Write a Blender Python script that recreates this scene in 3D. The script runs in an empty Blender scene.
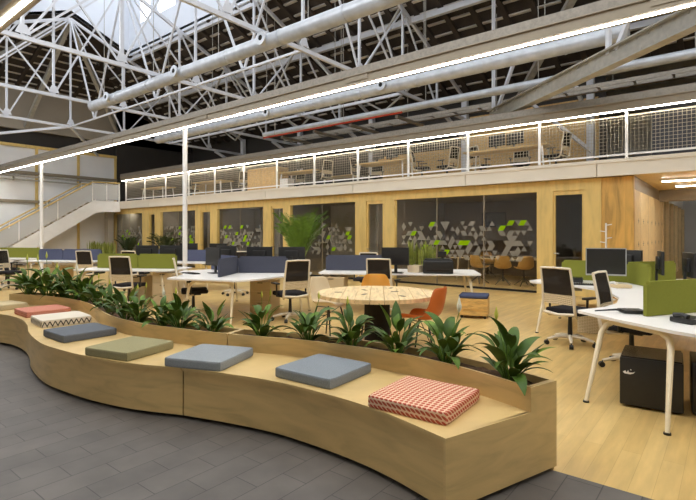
import bpy, bmesh, math, random
from mathutils import Vector, Matrix
C = bpy.context.scene.collection
PI = math.pi
random.seed(7)

# ------------------------------------------------------------------ camera model (eye 1.5 m above the floor)
FPX, HZ, CXP, EYE = 481.0, 234.0, 348.0, 1.5
FW = (-0.6242, 0.7812); RT = (0.7812, 0.6242)
def fx(px, Y):
    p = (px-CXP)/FPX
    return Y*(FW[0]+p*RT[0])/(FW[1]+p*RT[1])

# ------------------------------------------------------------------ materials
def nodes(name):
    m = bpy.data.materials.new(name); m.use_nodes = True
    nt = m.node_tree; b = nt.nodes['Principled BSDF']
    return m, nt, b
def lin(c):
    return tuple((x/12.92 if x <= 0.04045 else ((x+0.055)/1.055)**2.4) for x in c)
def rgb(r, g, b): return lin((r/255, g/255, b/255))
def c4(c): return (c[0], c[1], c[2], 1)
def coords(nt, scale=(1,1,1), rot=(0,0,0), kind='Object'):
    t = nt.nodes.new('ShaderNodeTexCoord'); mp = nt.nodes.new('ShaderNodeMapping')
    mp.inputs['Scale'].default_value = scale; mp.inputs['Rotation'].default_value = rot
    nt.links.new(t.outputs[kind], mp.inputs['Vector']); return mp.outputs['Vector']
def ramp(nt, fac, stops):
    r = nt.nodes.new('ShaderNodeValToRGB'); nt.links.new(fac, r.inputs['Fac'])
    e = r.color_ramp.elements
    while len(e) < len(stops): e.new(0.5)
    for k, (p, c) in enumerate(stops):
        e[k].position = p; e[k].color = c4(c)
    return r.outputs['Color']
def bump(nt, b, h, strength=0.2, dist=0.01):
    bp = nt.nodes.new('ShaderNodeBump'); bp.inputs['Strength'].default_value = strength; bp.inputs['Distance'].default_value = dist
    nt.links.new(h, bp.inputs['Height']); nt.links.new(bp.outputs['Normal'], b.inputs['Normal'])
def sh(c, k): return tuple(min(1, x*k) for x in c)
def plain(name, col, rough=0.5, metal=0.0, var=0.12, scale=14.0, bmp=0.0, spec=0.5):
    m, nt, b = nodes(name)
    v = coords(nt)
    n = nt.nodes.new('ShaderNodeTexNoise'); n.inputs['Scale'].default_value = scale; n.inputs['Detail'].default_value = 4
    nt.links.new(v, n.inputs['Vector'])
    nt.links.new(ramp(nt, n.outputs['Fac'], [(0.25, sh(col, 1-var)), (0.75, sh(col, 1+var))]), b.inputs['Base Color'])
    b.inputs['Roughness'].default_value = rough; b.inputs['Metallic'].default_value = metal
    b.inputs['Specular IOR Level'].default_value = spec
    if bmp: bump(nt, b, n.outputs['Fac'], bmp)
    return m
def wood(name, col, stretch=(1.2, 1.2, 9), rough=0.45, var=0.16, rot=(0,0,0)):
    m, nt, b = nodes(name)
    v = coords(nt, stretch, rot)
    n = nt.nodes.new('ShaderNodeTexNoise'); n.inputs['Scale'].default_value = 2.2; n.inputs['Detail'].default_value = 7
    n.inputs['Distortion'].default_value = 0.9
    nt.links.new(v, n.inputs['Vector'])
    nt.links.new(ramp(nt, n.outputs['Fac'], [(0.28, sh(col, 1-var*1.5)), (0.5, col), (0.75, sh(col, 1+var))]), b.inputs['Base Color'])
    b.inputs['Roughness'].default_value = rough
    bump(nt, b, n.outputs['Fac'], 0.05)
    return m
def fabric(name, col, scale=260.0, var=0.2):
    m, nt, b = nodes(name)
    v = coords(nt)
    n = nt.nodes.new('ShaderNodeTexNoise'); n.inputs['Scale'].default_value = scale; n.inputs['Detail'].default_value = 2
    nt.links.new(v, n.inputs['Vector'])
    nt.links.new(ramp(nt, n.outputs['Fac'], [(0.3, sh(col, 1-var)), (0.7, sh(col, 1+var))]), b.inputs['Base Color'])
    b.inputs['Roughness'].default_value = 0.95; b.inputs['Specular IOR Level'].default_value = 0.15
    bump(nt, b, n.outputs['Fac'], 0.25, 0.003)
    return m
def emit(name, col, s):
    m = bpy.data.materials.new(name); m.use_nodes = True; nt = m.node_tree
    nt.nodes.remove(nt.nodes['Principled BSDF'])
    e = nt.nodes.new('ShaderNodeEmission'); e.inputs['Color'].default_value = c4(col); e.inputs['Strength'].default_value = s
    nt.links.new(e.outputs[0], nt.nodes['Material Output'].inputs['Surface']); return m
def clear(name, tint, gloss=0.1, rough=0.02, opaque=0.0, ocol=(0.5,0.5,0.5)):
    m = bpy.data.materials.new(name); m.use_nodes = True; nt = m.node_tree
    nt.nodes.remove(nt.nodes['Principled BSDF'])
    t = nt.nodes.new('ShaderNodeBsdfTransparent'); t.inputs['Color'].default_value = c4(tint)
    g = nt.nodes.new('ShaderNodeBsdfGlossy'); g.inputs['Roughness'].default_value = rough
    mx = nt.nodes.new('ShaderNodeMixShader'); mx.inputs[0].default_value = gloss
    nt.links.new(t.outputs[0], mx.inputs[1]); nt.links.new(g.outputs[0], mx.inputs[2])
    last = mx.outputs[0]
    if opaque:
        d = nt.nodes.new('ShaderNodeBsdfDiffuse'); d.inputs['Color'].default_value = c4(ocol)
        m2 = nt.nodes.new('ShaderNodeMixShader'); m2.inputs[0].default_value = opaque
        nt.links.new(last, m2.inputs[1]); nt.links.new(d.outputs[0], m2.inputs[2]); last = m2.outputs[0]
    nt.links.new(last, nt.nodes['Material Output'].inputs['Surface']); return m
def brickmat(name, c1, c2, mortar, w, h, msize, rotz=0, rough=0.5, offs=0.5, grain=0.25, bmp=0.3, gscale=(3,3,3)):
    m, nt, b = nodes(name)
    v = coords(nt, (1,1,1), (0,0,rotz))
    k = nt.nodes.new('ShaderNodeTexBrick'); k.offset = offs
    k.inputs['Color1'].default_value = c4(c1); k.inputs['Color2'].default_value = c4(c2); k.inputs['Mortar'].default_value = c4(mortar)
    k.inputs['Scale'].default_value = 1; k.inputs['Brick Width'].default_value = w; k.inputs['Row Height'].default_value = h
    k.inputs['Mortar Size'].default_value = msize; k.inputs['Mortar Smooth'].default_value = 0.3
    nt.links.new(v, k.inputs['Vector'])
    v2 = coords(nt, gscale)
    n = nt.nodes.new('ShaderNodeTexNoise'); n.inputs['Scale'].default_value = 2.5; n.inputs['Detail'].default_value = 8
    nt.links.new(v2, n.inputs['Vector'])
    g = ramp(nt, n.outputs['Fac'], [(0.25, (1-grain,)*3), (0.75, (1+grain*0.5,)*3)])
    mx = nt.nodes.new('ShaderNodeMix'); mx.data_type = 'RGBA'; mx.blend_type = 'MULTIPLY'; mx.inputs['Factor'].default_value = 1
    nt.links.new(k.outputs['Color'], mx.inputs['A']); nt.links.new(g, mx.inputs['B'])
    nt.links.new(mx.outputs['Result'], b.inputs['Base Color'])
    b.inputs['Roughness'].default_value = rough
    iv = nt.nodes.new('ShaderNodeMath'); iv.operation = 'SUBTRACT'; iv.inputs[0].default_value = 1.0
    nt.links.new(k.outputs['Fac'], iv.inputs[1]); bump(nt, b, iv.outputs[0], bmp, 0.01)
    return m

M = {}
M['ply'] = wood('birch plywood', rgb(206,176,118), (1.0, 1.0, 5), 0.42, 0.13)
M['ply_edge'] = wood('plywood edge', rgb(190,152,96), (2, 2, 60), 0.5, 0.2)
M['frame_wood'] = wood('yellow timber', rgb(226,196,122), (3, 3, 0.6), 0.45, 0.10)
M['panel_wood'] = wood('figured plywood', rgb(210,166,88), (3.2, 3.2, 0.45), 0.45, 0.30)
M['peg_wood'] = wood('pale plywood', rgb(232,208,160), (2, 2, 2), 0.5, 0.08)
M['crate_wood'] = wood('crate timber', rgb(206,164,92), (2, 2, 10), 0.6, 0.3)
M['spool_wood'] = wood('spool timber', rgb(222,194,146), (9, 1.0, 3), 0.6, 0.2)
M['osb'] = plain('strand board', rgb(206,170,112), 0.75, 0, 0.35, 22, 0.2)
M['floor_wood'] = brickmat('timber floor', rgb(212,180,116), rgb(202,168,104), rgb(184,150,90), 1.9, 0.12, 0.0015, PI/2, 0.34, 0.37, 0.22, 0.04, (6, 0.8, 1))
M['stone'] = brickmat('grey stone tile', rgb(100,94,88), rgb(91,86,81), rgb(64,60,56), 0.42, 0.2, 0.0035, PI/2, 0.55, 0.5, 0.3, 0.4, (1.3,1.3,1.3))
M['white'] = plain('white paint', rgb(236,234,230), 0.45, 0, 0.04, 3)
M['fascia'] = plain('cream white paint', rgb(232,222,204), 0.5, 0, 0.03, 2)
M['wire'] = plain('wire mesh', rgb(184,174,154), 0.5, 0, 0.04, 3)
M['white_wall'] = plain('white wall panel', rgb(242,242,242), 0.6, 0, 0.04, 1.5)
M['truss'] = plain('white steel paint', rgb(216,218,224), 0.45, 0, 0.06, 6)
M['truss_grey'] = plain('grey steel paint', rgb(172,168,158), 0.5, 0, 0.15, 9)
M['lantern'] = plain('lantern white', rgb(226,231,240), 0.7, 0, 0.02, 2)
M['beige_wall'] = plain('greige wall', rgb(172,163,148), 0.8, 0, 0.06, 1)
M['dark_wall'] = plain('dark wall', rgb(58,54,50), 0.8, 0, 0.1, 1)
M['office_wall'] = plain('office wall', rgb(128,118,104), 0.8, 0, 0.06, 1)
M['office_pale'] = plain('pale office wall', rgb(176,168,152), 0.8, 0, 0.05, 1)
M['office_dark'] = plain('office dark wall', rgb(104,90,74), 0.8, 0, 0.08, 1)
M['roof_dark'] = plain('roof boarding', rgb(62,54,48), 0.85, 0, 0.3, 2.5)
M['batten'] = plain('pale batten', rgb(206,200,192), 0.7, 0, 0.35, 1.2)
M['rafter'] = plain('dark rafter', rgb(64,55,48), 0.8, 0, 0.2, 3)
M['duct'] = plain('galvanised steel', rgb(196,200,206), 0.36, 0.25, 0.14, 5)
M['channel'] = plain('beige channel', rgb(150,138,118), 0.5, 0.1, 0.06, 4)
M['tray'] = plain('cable tray', rgb(140,132,120), 0.45, 0.4, 0.2, 20)
M['pipe'] = plain('brown pipe', rgb(112,94,72), 0.5, 0.2, 0.1, 6)
M['red'] = plain('red pipe', rgb(190,62,34), 0.45, 0, 0.1, 6)
M['led'] = emit('led', (1.0, 0.94, 0.84), 36)
M['led_small'] = emit('led small', (1.0, 0.93, 0.82), 36)
M['led_office'] = emit('office led', (1.0,0.94,0.84), 26)
M['led_fill'] = emit('fill led', (1.0,0.9,0.74), 60)  # added fill for the large meeting room
M['roof_fill'] = emit('roof fill glow', (0.94,0.97,1.0), 5.2)  # glow of the added, unseen roof panes
M['sky_low'] = emit('daylight low', (0.92,0.96,1.0), 3.6)
M['sky_pane'] = emit('daylight pane', (0.92, 0.96, 1.0), 2.0)
M['glass'] = clear('window glass', (0.95, 0.95, 0.93), 0.06)
M['pane_rail'] = clear('rail glass', (0.9, 0.9, 0.9), 0.05, 0.1, 0.5, rgb(226,226,224))
M['decal'] = clear('frosted film', (0.8, 0.8, 0.8), 0.0, 0.5, 0.42, rgb(200,194,180))
M['decal_green'] = clear('green film', (0.5, 0.8, 0.1), 0.0, 0.5, 0.85, rgb(150,196,20))
M['desk_top'] = plain('desk laminate', rgb(232,228,222), 0.35, 0, 0.02, 3)
M['desk_leg'] = plain('cream metal', rgb(222,206,172), 0.4, 0, 0.03, 5)
M['black'] = plain('black plastic', rgb(30,29,28), 0.42, 0, 0.15, 20)
M['screen'] = plain('screen', rgb(40,38,37), 0.18, 0, 0.05, 3)
M['silver'] = plain('silver plastic', rgb(170,170,170), 0.35, 0.4, 0.04, 6)
M['chrome'] = plain('chrome', rgb(200,200,200), 0.15, 1.0, 0.03, 6)
M['chair_frame'] = plain('chair frame', rgb(222,210,186), 0.4, 0, 0.03, 6)
M['chair_seat'] = fabric('chair fabric', rgb(44,42,44))
M['chair_mesh'] = clear('chair mesh', (0.4,0.39,0.38), 0.0, 0.5, 0.72, rgb(62,56,50))
M['blue_felt'] = fabric('blue felt', rgb(84,88,110))
M['slate_felt'] = fabric('slate felt', rgb(76,78,90))
M['green_felt'] = fabric('green felt', rgb(126,128,52))
M['cream'] = plain('cream laminate', rgb(208,186,146), 0.5, 0, 0.04, 3)
M['leaf'] = plain('lily leaf', rgb(66,92,26), 0.5, 0, 0.45, 9, spec=0.3)
M['leaf2'] = plain('lily leaf light', rgb(98,128,40), 0.5, 0, 0.35, 9, spec=0.3)
M['palm'] = plain('palm leaf', rgb(98,134,42), 0.45, 0, 0.4, 6)
M['palm_dark'] = plain('dark palm leaf', rgb(52,66,34), 0.5, 0, 0.35, 6)
M['snake'] = plain('snake plant leaf', rgb(128,134,58), 0.4, 0, 0.5, 16)
M['spathe'] = plain('spathe', rgb(238,236,214), 0.5, 0, 0.05, 9)
M['bud'] = plain('yellow bud', rgb(196,196,80), 0.5, 0, 0.2, 9)
M['soil'] = plain('soil', rgb(84,60,38), 0.95, 0, 0.5, 40, 0.8)
M['pot'] = plain('beige pot', rgb(206,186,154), 0.7, 0, 0.1, 8)
M['pot_grey'] = plain('grey pot', rgb(110,104,98), 0.7, 0, 0.1, 8)
M['terracotta'] = plain('terracotta shell', rgb(190,98,38), 0.45, 0, 0.12, 4)
M['lit_terracotta'] = plain('mustard shell', rgb(212,150,56), 0.45, 0, 0.1, 4)  # terracotta shell with the tone of its lit edge put into the colour
M['cream_shell'] = plain('cream shell', rgb(222,204,170), 0.45, 0, 0.05, 4)
M['oak_shell'] = wood('oak shell', rgb(200,156,84), (1.5, 1.5, 1.5), 0.45, 0.12)
M['blue_pad'] = fabric('navy pad', rgb(70,76,100))
M['dark_grid'] = plain('dark panel', rgb(52,54,62), 0.7, 0, 0.1, 4)
M['door_wood'] = wood('brown door', rgb(178,120,50), (3,3,0.6), 0.5, 0.1)
M['grey_white'] = plain('pale grey', rgb(196,198,200), 0.6, 0, 0.05, 2)
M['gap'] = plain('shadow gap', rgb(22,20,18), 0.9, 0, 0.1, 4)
M['slot'] = plain('dark knot', rgb(60,56,60), 0.8, 0, 0.1, 8)

def dots(name, ground, dot, scale, rad):
    m, nt, b = nodes(name)
    v0 = coords(nt, (scale, scale, scale)); se = nt.nodes.new('ShaderNodeSeparateXYZ'); nt.links.new(v0, se.inputs[0])
    cm = nt.nodes.new('ShaderNodeCombineXYZ')
    for ax in ('X', 'Y'):
        ad = nt.nodes.new('ShaderNodeMath'); nt.links.new(se.outputs[ax], ad.inputs[0]); nt.links.new(se.outputs['Z'], ad.inputs[1]); nt.links.new(ad.outputs[0], cm.inputs[ax])
    v = cm.outputs[0]
    k = nt.nodes.new('ShaderNodeTexVoronoi'); k.voronoi_dimensions = '2D'; k.inputs['Scale'].default_value = 1; k.inputs['Randomness'].default_value = 0.0
    nt.links.new(v, k.inputs['Vector'])
    nt.links.new(ramp(nt, k.outputs['Distance'], [(rad, dot), (rad+0.06, ground)]), b.inputs['Base Color'])
    b.inputs['Roughness'].default_value = 0.9; b.inputs['Specular IOR Level'].default_value = 0.15
    return m
M['c_red'] = dots('coral dotted fabric', rgb(224,190,160), rgb(182,86,66), 31, 0.36)
M['lumbar'] = dots('perforated cream', rgb(222,206,172), rgb(150,128,92), 44, 0.27)
M['c_pink'] = dots('pink speckled fabric', rgb(190,116,96), rgb(208,154,132), 40, 0.30)
M['c_beige'] = fabric('beige fabric', rgb(196,178,140))
M['c_slate'] = fabric('slate blue fabric', rgb(104,108,114))
M['c_olive'] = fabric('olive fabric', rgb(150,143,108))
M['c_sky'] = fabric('pale blue fabric', rgb(146,151,154))
M['c_grey'] = fabric('grey blue fabric', rgb(132,138,143))
def zigzag():
    m, nt, b = nodes('zigzag fabric')
    v = coords(nt)
    s = nt.nodes.new('ShaderNodeSeparateXYZ'); nt.links.new(v, s.inputs[0])
    def mth(op, a, bb=None):
        n = nt.nodes.new('ShaderNodeMath'); n.operation = op
        for i, x in enumerate((a, bb)):
            if x is None: continue
            if isinstance(x, (int, float)): n.inputs[i].default_value = x
            else: nt.links.new(x, n.inputs[i])
        return n.outputs[0]
    su = mth('ADD', s.outputs['X'], s.outputs['Y'])
    pp = mth('PINGPONG', mth('MULTIPLY', su, 18.0), 0.5)
    side = mth('LESS_THAN', mth('ABSOLUTE', mth('SUBTRACT', mth('DIVIDE', mth('SUBTRACT', s.outputs['Z'], -0.03), 0.055), mth('MULTIPLY', pp, 2.0))), 0.24)
    low = mth('LESS_THAN', s.outputs['Z'], 0.026)
    dark = mth('MULTIPLY', side, low)
    mx = nt.nodes.new('ShaderNodeMix'); mx.data_type = 'RGBA'
    nt.links.new(dark, mx.inputs['Factor'])
    mx.inputs['A'].default_value = c4(rgb(212,202,184)); mx.inputs['B'].default_value = c4(rgb(62,56,52))
    nt.links.new(mx.outputs['Result'], b.inputs['Base Color']); b.inputs['Roughness'].default_value = 0.95
    return m
M['c_zig'] = zigzag()

# ------------------------------------------------------------------ mesh helpers
def B(): return bmesh.new()
def box(bm, x0, y0, z0, x1, y1, z1, mi=0):
    v = [bm.verts.new(p) for p in ((x0,y0,z0),(x1,y0,z0),(x1,y1,z0),(x0,y1,z0),(x0,y0,z1),(x1,y0,z1),(x1,y1,z1),(x0,y1,z1))]
    fs = []
    for f in ((0,3,2,1),(4,5,6,7),(0,1,5,4),(1,2,6,5),(2,3,7,6),(3,0,4,7)):
        q = bm.faces.new([v[i] for i in f]); q.material_index = mi; fs.append(q)
    return fs
def cbox(bm, c, s, rz=0, bev=0, seg=2, mat4=None):
    t = B(); box(t, -s[0]/2, -s[1]/2, -s[2]/2, s[0]/2, s[1]/2, s[2]/2)
    if bev: bmesh.ops.bevel(t, geom=list(t.edges), offset=bev, segments=seg, affect='EDGES', profile=0.6)
    mt = mat4 if mat4 is not None else Matrix.Translation(c) @ Matrix.Rotation(rz, 4, 'Z')
    t.transform(mt); merge(bm, t)
def merge(bm, t):
    me = bpy.data.meshes.new('tmp'); t.to_mesh(me); t.free(); bm.from_mesh(me); bpy.data.meshes.remove(me)
def bar(bm, p0, p1, w, h=None, up=(0,0,1)):
    p0 = Vector(p0); p1 = Vector(p1); h = h or w
    d = (p1-p0); 
    if d.length < 1e-6: return
    d.normalize(); u = Vector(up)
    s = d.cross(u)
    if s.length < 1e-4: s = d.cross(Vector((1,0,0)))
    s.normalize(); n = s.cross(d).normalized()
    vs = []
    for p in (p0, p1):
        for a, b in ((-1,-1),(1,-1),(1,1),(-1,1)): vs.append(bm.verts.new(p + s*(a*w/2) + n*(b*h/2)))
    for f in ((0,1,2,3),(7,6,5,4),(0,4,5,1),(1,5,6,2),(2,6,7,3),(3,7,4,0)): bm.faces.new([vs[i] for i in f])
def tube(bm, pts, r, n=8, cap=True):
    pts = [Vector(p) for p in pts]; k = len(pts)
    rs = r if isinstance(r, (list, tuple)) else [r]*k
    rings = []; prev = None
    for i, p in enumerate(pts):
        t = (pts[min(i+1,k-1)] - pts[max(i-1,0)]).normalized()
        if prev is None:
            s = t.cross(Vector((0,0,1)))
            if s.length < 1e-3: s = t.cross(Vector((0,1,0)))
        else: s = prev - t*prev.dot(t)
        s.normalize(); prev = s; q = t.cross(s)
        rings.append([bm.verts.new(p + s*(math.cos(2*PI*j/n)*rs[i]) + q*(math.sin(2*PI*j/n)*rs[i])) for j in range(n)])
    for a, b in zip(rings, rings[1:]):
        for j in range(n): bm.faces.new((a[j], a[(j+1)%n], b[(j+1)%n], b[j]))
    if cap: bm.faces.new(rings[0][::-1]); bm.faces.new(rings[-1])
def lathe(bm, prof, n=20, c=(0,0,0)):
    rings = [[bm.verts.new((c[0]+r*math.cos(2*PI*j/n), c[1]+r*math.sin(2*PI*j/n), c[2]+z)) for j in range(n)] for r, z in prof]
    for a, b in zip(rings, rings[1:]):
        for j in range(n): bm.faces.new((a[j], a[(j+1)%n], b[(j+1)%n], b[j]))
    bm.faces.new(rings[0][::-1]); bm.faces.new(rings[-1])
def prism(bm, poly, z0, z1):
    a = [bm.verts.new((p[0], p[1], z0)) for p in poly]; b = [bm.verts.new((p[0], p[1], z1)) for p in poly]
    n = len(poly)
    bm.faces.new(a[::-1]); bm.faces.new(b)
    for i in range(n): bm.faces.new((a[i], a[(i+1)%n], b[(i+1)%n], b[i]))
def slab(bm, quad, th):      # four coplanar-ish points, thickened upwards
    a = [bm.verts.new(p) for p in quad]; b = [bm.verts.new((p[0], p[1], p[2]+th)) for p in quad]
    n = len(quad)
    bm.faces.new(a[::-1]); bm.faces.new(b)
    for i in range(n): bm.faces.new((a[i], a[(i+1)%n], b[(i+1)%n], b[i]))
def obj(name, bm, mat, parent=None, smooth=None, loc=None):
    bmesh.ops.recalc_face_normals(bm, faces=bm.faces)
    me = bpy.data.meshes.new(name); bm.to_mesh(me); bm.free()
    for m in (mat if isinstance(mat, (list, tuple)) else [mat]): me.materials.append(M[m] if isinstance(m, str) else m)
    if smooth is not None:
        me.polygons.foreach_set('use_smooth', [True]*len(me.polygons)); me.set_sharp_from_angle(angle=math.radians(smooth))
    o = bpy.data.objects.new(name, me); C.objects.link(o)
    if parent is not None: o.parent = parent
    if loc: o.location = loc
    return o
def tag(o, label, cat, group=None):
    o['label'] = label; o['category'] = cat
    if group: o['group'] = group
    return o
def thing(name, label, cat, loc=(0,0,0), rz=0, group=None):
    o = bpy.data.objects.new(name, None); C.objects.link(o); o.location = loc; o.rotation_euler = (0,0,rz)
    o.empty_display_size = 0.1
    return tag(o, label, cat, group)
def struct(name, bm, mat, parent=None, smooth=None):
    o = obj(name, bm, mat, parent, smooth)
    if parent is None: o['kind'] = 'structure'
    return o
def copy_tree(o, parent=None):
    c = o.copy(); C.objects.link(c)
    if parent is not None: c.parent = parent
    for ch in list(o.children): copy_tree(ch, c)
    return c
class Proto:
    """first use moves the built thing itself, later uses copy it with its parts"""
    def __init__(self, root): self.root = root; self.used = False
    def put(self, loc, rz, label, group=None, scale=1.0):
        o = self.root if not self.used else copy_tree(self.root)
        self.used = True
        o.location = loc; o.rotation_euler = (0,0,rz); o.scale = (scale,)*3
        o['label'] = label
        if group: o['group'] = group
        elif 'group' in o: del o['group']
        return o
def catmull(pts, n):
    P = [Vector((p[0], p[1])) for p in pts]
    P = [P[0]*2-P[1]] + P + [P[-1]*2-P[-2]]
    out = []
    for i in range(1, len(P)-2):
        for k in range(24):
            t = k/24; a, b, c, d = P[i-1], P[i], P[i+1], P[i+2]
            out.append(0.5*((2*b)+(c-a)*t+(2*a-5*b+4*c-d)*t*t+(3*b-a-3*c+d)*t**3))
    out.append(P[-2])
    L = [0]
    for a, b in zip(out, out[1:]): L.append(L[-1]+(b-a).length)
    res = []; j = 0
    for i in range(n):
        s = L[-1]*i/(n-1)
        while j < len(L)-2 and L[j+1] < s: j += 1
        t = (s-L[j])/max(1e-9, L[j+1]-L[j]); res.append(out[j].lerp(out[j+1], min(1, t)))
    return res
def offset(c, d):           # to the left of travel for d > 0
    r = []
    for i, p in enumerate(c):
        t = (c[min(i+1, len(c)-1)]-c[max(i-1, 0)]).normalized()
        r.append(p + Vector((-t.y, t.x))*d)
    return r
def strip(bm, a, b, z0, z1):     # solid between two curves
    rows = []
    for p, q in zip(a, b):
        rows.append([bm.verts.new((p.x,p.y,z0)), bm.verts.new((q.x,q.y,z0)), bm.verts.new((q.x,q.y,z1)), bm.verts.new((p.x,p.y,z1))])
    for r, s in zip(rows, rows[1:]):
        for k in range(4): bm.faces.new((r[k], r[(k+1)%4], s[(k+1)%4], s[k]))
    bm.faces.new(rows[0]); bm.faces.new(rows[-1][::-1])
ORD = ['first','second','third','fourth','fifth','sixth','seventh','eighth','ninth','tenth','eleventh','twelfth','thirteenth','fourteenth','fifteenth','sixteenth','seventeenth','eighteenth','nineteenth','twentieth','twenty-first','twenty-second','twenty-third','twenty-fourth']

# ------------------------------------------------------------------ the setting: floors, walls, roof
YF = 12.6            # face of the glazed office front
bm = B(); box(bm, -28.5, 3.2, -0.1, 9, 28, 0.0); struct('floor', bm, 'floor_wood')
bm = B(); box(bm, -28.5, -7, -0.1, 9, 3.2, 0.0); struct('floor_stone', bm, 'stone')

RZ, RY, PITCH = 10.8, 8.5, 0.41
XL, XR, XH = -27.0, 8.0, -21.7
YV = 17.7
def rz(y): return RZ - PITCH*abs(y-RY)
def roof_slope(bm, y0, y1, xa0, xa1, xb):
    """boarding, battens and rafters of a slope between y0 (upper) and y1 (lower); its left edge runs from xa0 to xa1"""
    slab(bm, [(xa0,y0,rz(y0)),(xb,y0,rz(y0)),(xb,y1,rz(y1)),(xa1,y1,rz(y1))], 0.1)
    sg = 1 if y1 > y0 else -1
def add_members(y0, y1, left, xb):
    b1, b2 = B(), B()
    y = min(y0,y1)+0.2
    while y < max(y0,y1):
        bar(b1, (left(y)+0.1, y, rz(y)-0.03), (xb, y, rz(y)-0.03), 0.11, 0.05); y += 0.5
    x = XL+0.3
    while x < xb:
        ya = [y for y in (y0+(y1-y0)*k/60 for k in range(61)) if left(y) <= x]
        if len(ya) > 2:
            bar(b2, (x, ya[0], rz(ya[0])-0.09), (x, ya[-1], rz(ya[-1])-0.09), 0.15, 0.12)
        x += 0.85
    return b1, b2
def left_edge(y):
    if abs(y-RY) < 5.0: return XH - abs(y-RY)/5.0*5.3
    return XL
def slope(name, yin, yout):
    bm = B()
    poly = [(XH,yin),(XR,yin),(XR,yout),(XL,yout),(XL, RY+math.copysign(5.0, yout-RY)),(left_edge(yin),yin)]
    slab(bm, [(x,y,rz(y)) for x, y in poly], 0.1)
    o = struct(name, bm, 'roof_dark')
    b1, b2 = add_members(yin, yout, left_edge, XR)
    obj('batten', b1, 'batten', o); obj('rafter', b2, 'rafter', o)
slope('ceiling', RY+2.5, YV)
slope('ceiling_near', RY-2.5, -0.7)
for k in range(7):  # added glowing panes, out of view, that fill the hall with cool light
    x = -24.5+4.5*k
    bm = B(); slab(bm, [(x,0.6,rz(0.6)-0.2),(x+3.4,0.6,rz(0.6)-0.2),(x+3.4,4.4,rz(4.4)-0.2),(x,4.4,rz(4.4)-0.2)], 0.03)
    wn = struct('window_%d' % (k+7), bm, 'roof_fill')
    bm = B(); box(bm, x-0.08, 0.5, rz(0.6)-0.3, x+3.48, 0.6, rz(0.6)-0.1); box(bm, x-0.08, 4.4, rz(4.4)-0.3, x+3.48, 4.5, rz(4.4)-0.1); obj('kerb', bm, 'white', wn)
# small roof triangles beside the lantern end, then the hip
bm = B()
for s in (1, -1):
    slab(bm, [(XH,RY,RZ),(XH,RY+s*2.5,rz(RY+2.5)),(left_edge(RY+2.5),RY+s*2.5,rz(RY+2.5))], 0.1)
slab(bm, [(XH,RY,RZ),(XL,RY+5,rz(RY+5)),(XL,RY-5,rz(RY-5))], 0.1)
hip = struct('ceiling_hip', bm, 'roof_dark')
b1, b2 = B(), B()
def hz(x): return RZ - (XH-x)/5.3*PITCH*5
x = XH-0.5
while x > XL:
    w = (XH-x)/5.3*5; bar(b1, (x, RY-w+0.1, hz(x)-0.03), (x, RY+w-0.1, hz(x)-0.03), 0.1, 0.05); x -= 0.5
y = RY-4.6
while y < RY+4.8:
    x0 = XH-abs(y-RY)/5*5.3-0.1; bar(b2, (x0, y, hz(x0)-0.09), (XL, y, hz(XL)-0.09), 0.15, 0.12); y += 0.85
obj('batten', b1, 'batten', hip); obj('rafter', b2, 'rafter', hip)
# next bay, rising again behind the valley
bm = B(); slab(bm, [(XL,YV,7.05),(XR,YV,7.05),(XR,27.2,10.9),(XL,27.2,10.9)], 0.1); o = struct('ceiling_far', bm, 'roof_dark')
b1, b2 = B(), B()
y = YV+0.3
while y < 27: bar(b1, (XL, y, 7.05+(y-YV)*0.405-0.03), (XR, y, 7.05+(y-YV)*0.405-0.03), 0.1, 0.05); y += 0.5
x = XL+0.3
while x < XR: bar(b2, (x, YV, 6.96), (x, 27.2, 10.81), 0.15, 0.12); x += 0.85
obj('batten', b1, 'batten', o); obj('rafter', b2, 'rafter', o)
bm = B(); slab(bm, [(XL,-0.7,rz(-0.7)),(XR,-0.7,rz(-0.7)),(XR,-7.2,9.7),(XL,-7.2,9.7)], 0.1); struct('ceiling_rear', bm, 'roof_dark')
bm = B(); box(bm, XL, -7.3, 0, XR+1, -7.1, 9.8); struct('wall_rear', bm, 'white_wall')
bm = B(); box(bm, XR+1, -7.3, 0, XR+1.2, 27.2, 11); struct('wall_right', bm, 'beige_wall')
# lantern on the ridge
ZL0, ZL1 = rz(RY+2.5), 12.6
bm = B()
poly = [(RY-2.5, ZL0),(RY, RZ),(RY+2.5, ZL0),(RY+2.5, ZL1),(RY-2.5, ZL1)]
va = [bm.verts.new((XH, y, z)) for y, z in poly]; vb = [bm.verts.new((XH-0.12, y, z)) for y, z in poly]
bm.faces.new(va); bm.faces.new(vb[::-1])
for i in range(5): bm.faces.new((va[i], va[(i+1)%5], vb[(i+1)%5], vb[i]))
struct('wall_lantern_end', bm, 'lantern')
for nm, yy, s in (('wall_lantern_far', RY+2.5, 1), ('wall_lantern_near', RY-2.5, -1)):
    bm = B(); y0, y1 = sorted((yy, yy+s*0.12))
    box(bm, XH, y0, ZL0-0.1, XR, y1, ZL0+1.15); box(bm, XH, y0, ZL0+2.2, XR, y1, ZL1)
    x = XH; first = True
    while x < XR:
        box(bm, x, y0, ZL0+1.15, x+(1.0 if first else 0.55), y1, ZL0+2.2); x += 1.9; first = False
    w = struct(nm, bm, 'lantern')
    bm = B(); box(bm, XH, yy+s*0.13, ZL0+1.1, XR, yy+s*0.16, ZL0+2.25); obj('window_strip', bm, 'sky_low', w)
bm = B()
for k in range(16):
    x = XH+k*1.9; 
    if x+1.7 < XR: box(bm, x+0.1, RY-2.3, ZL1-0.02, x+1.8, RY+2.3, ZL1+0.02)
sk = struct('window_skylight', bm, 'sky_pane')
bm = B()
for k in range(17):
    x = XH+k*1.9; box(bm, x-0.1, RY-2.5, ZL1-0.1, x+0.1, RY+2.5, ZL1+0.08)
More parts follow.
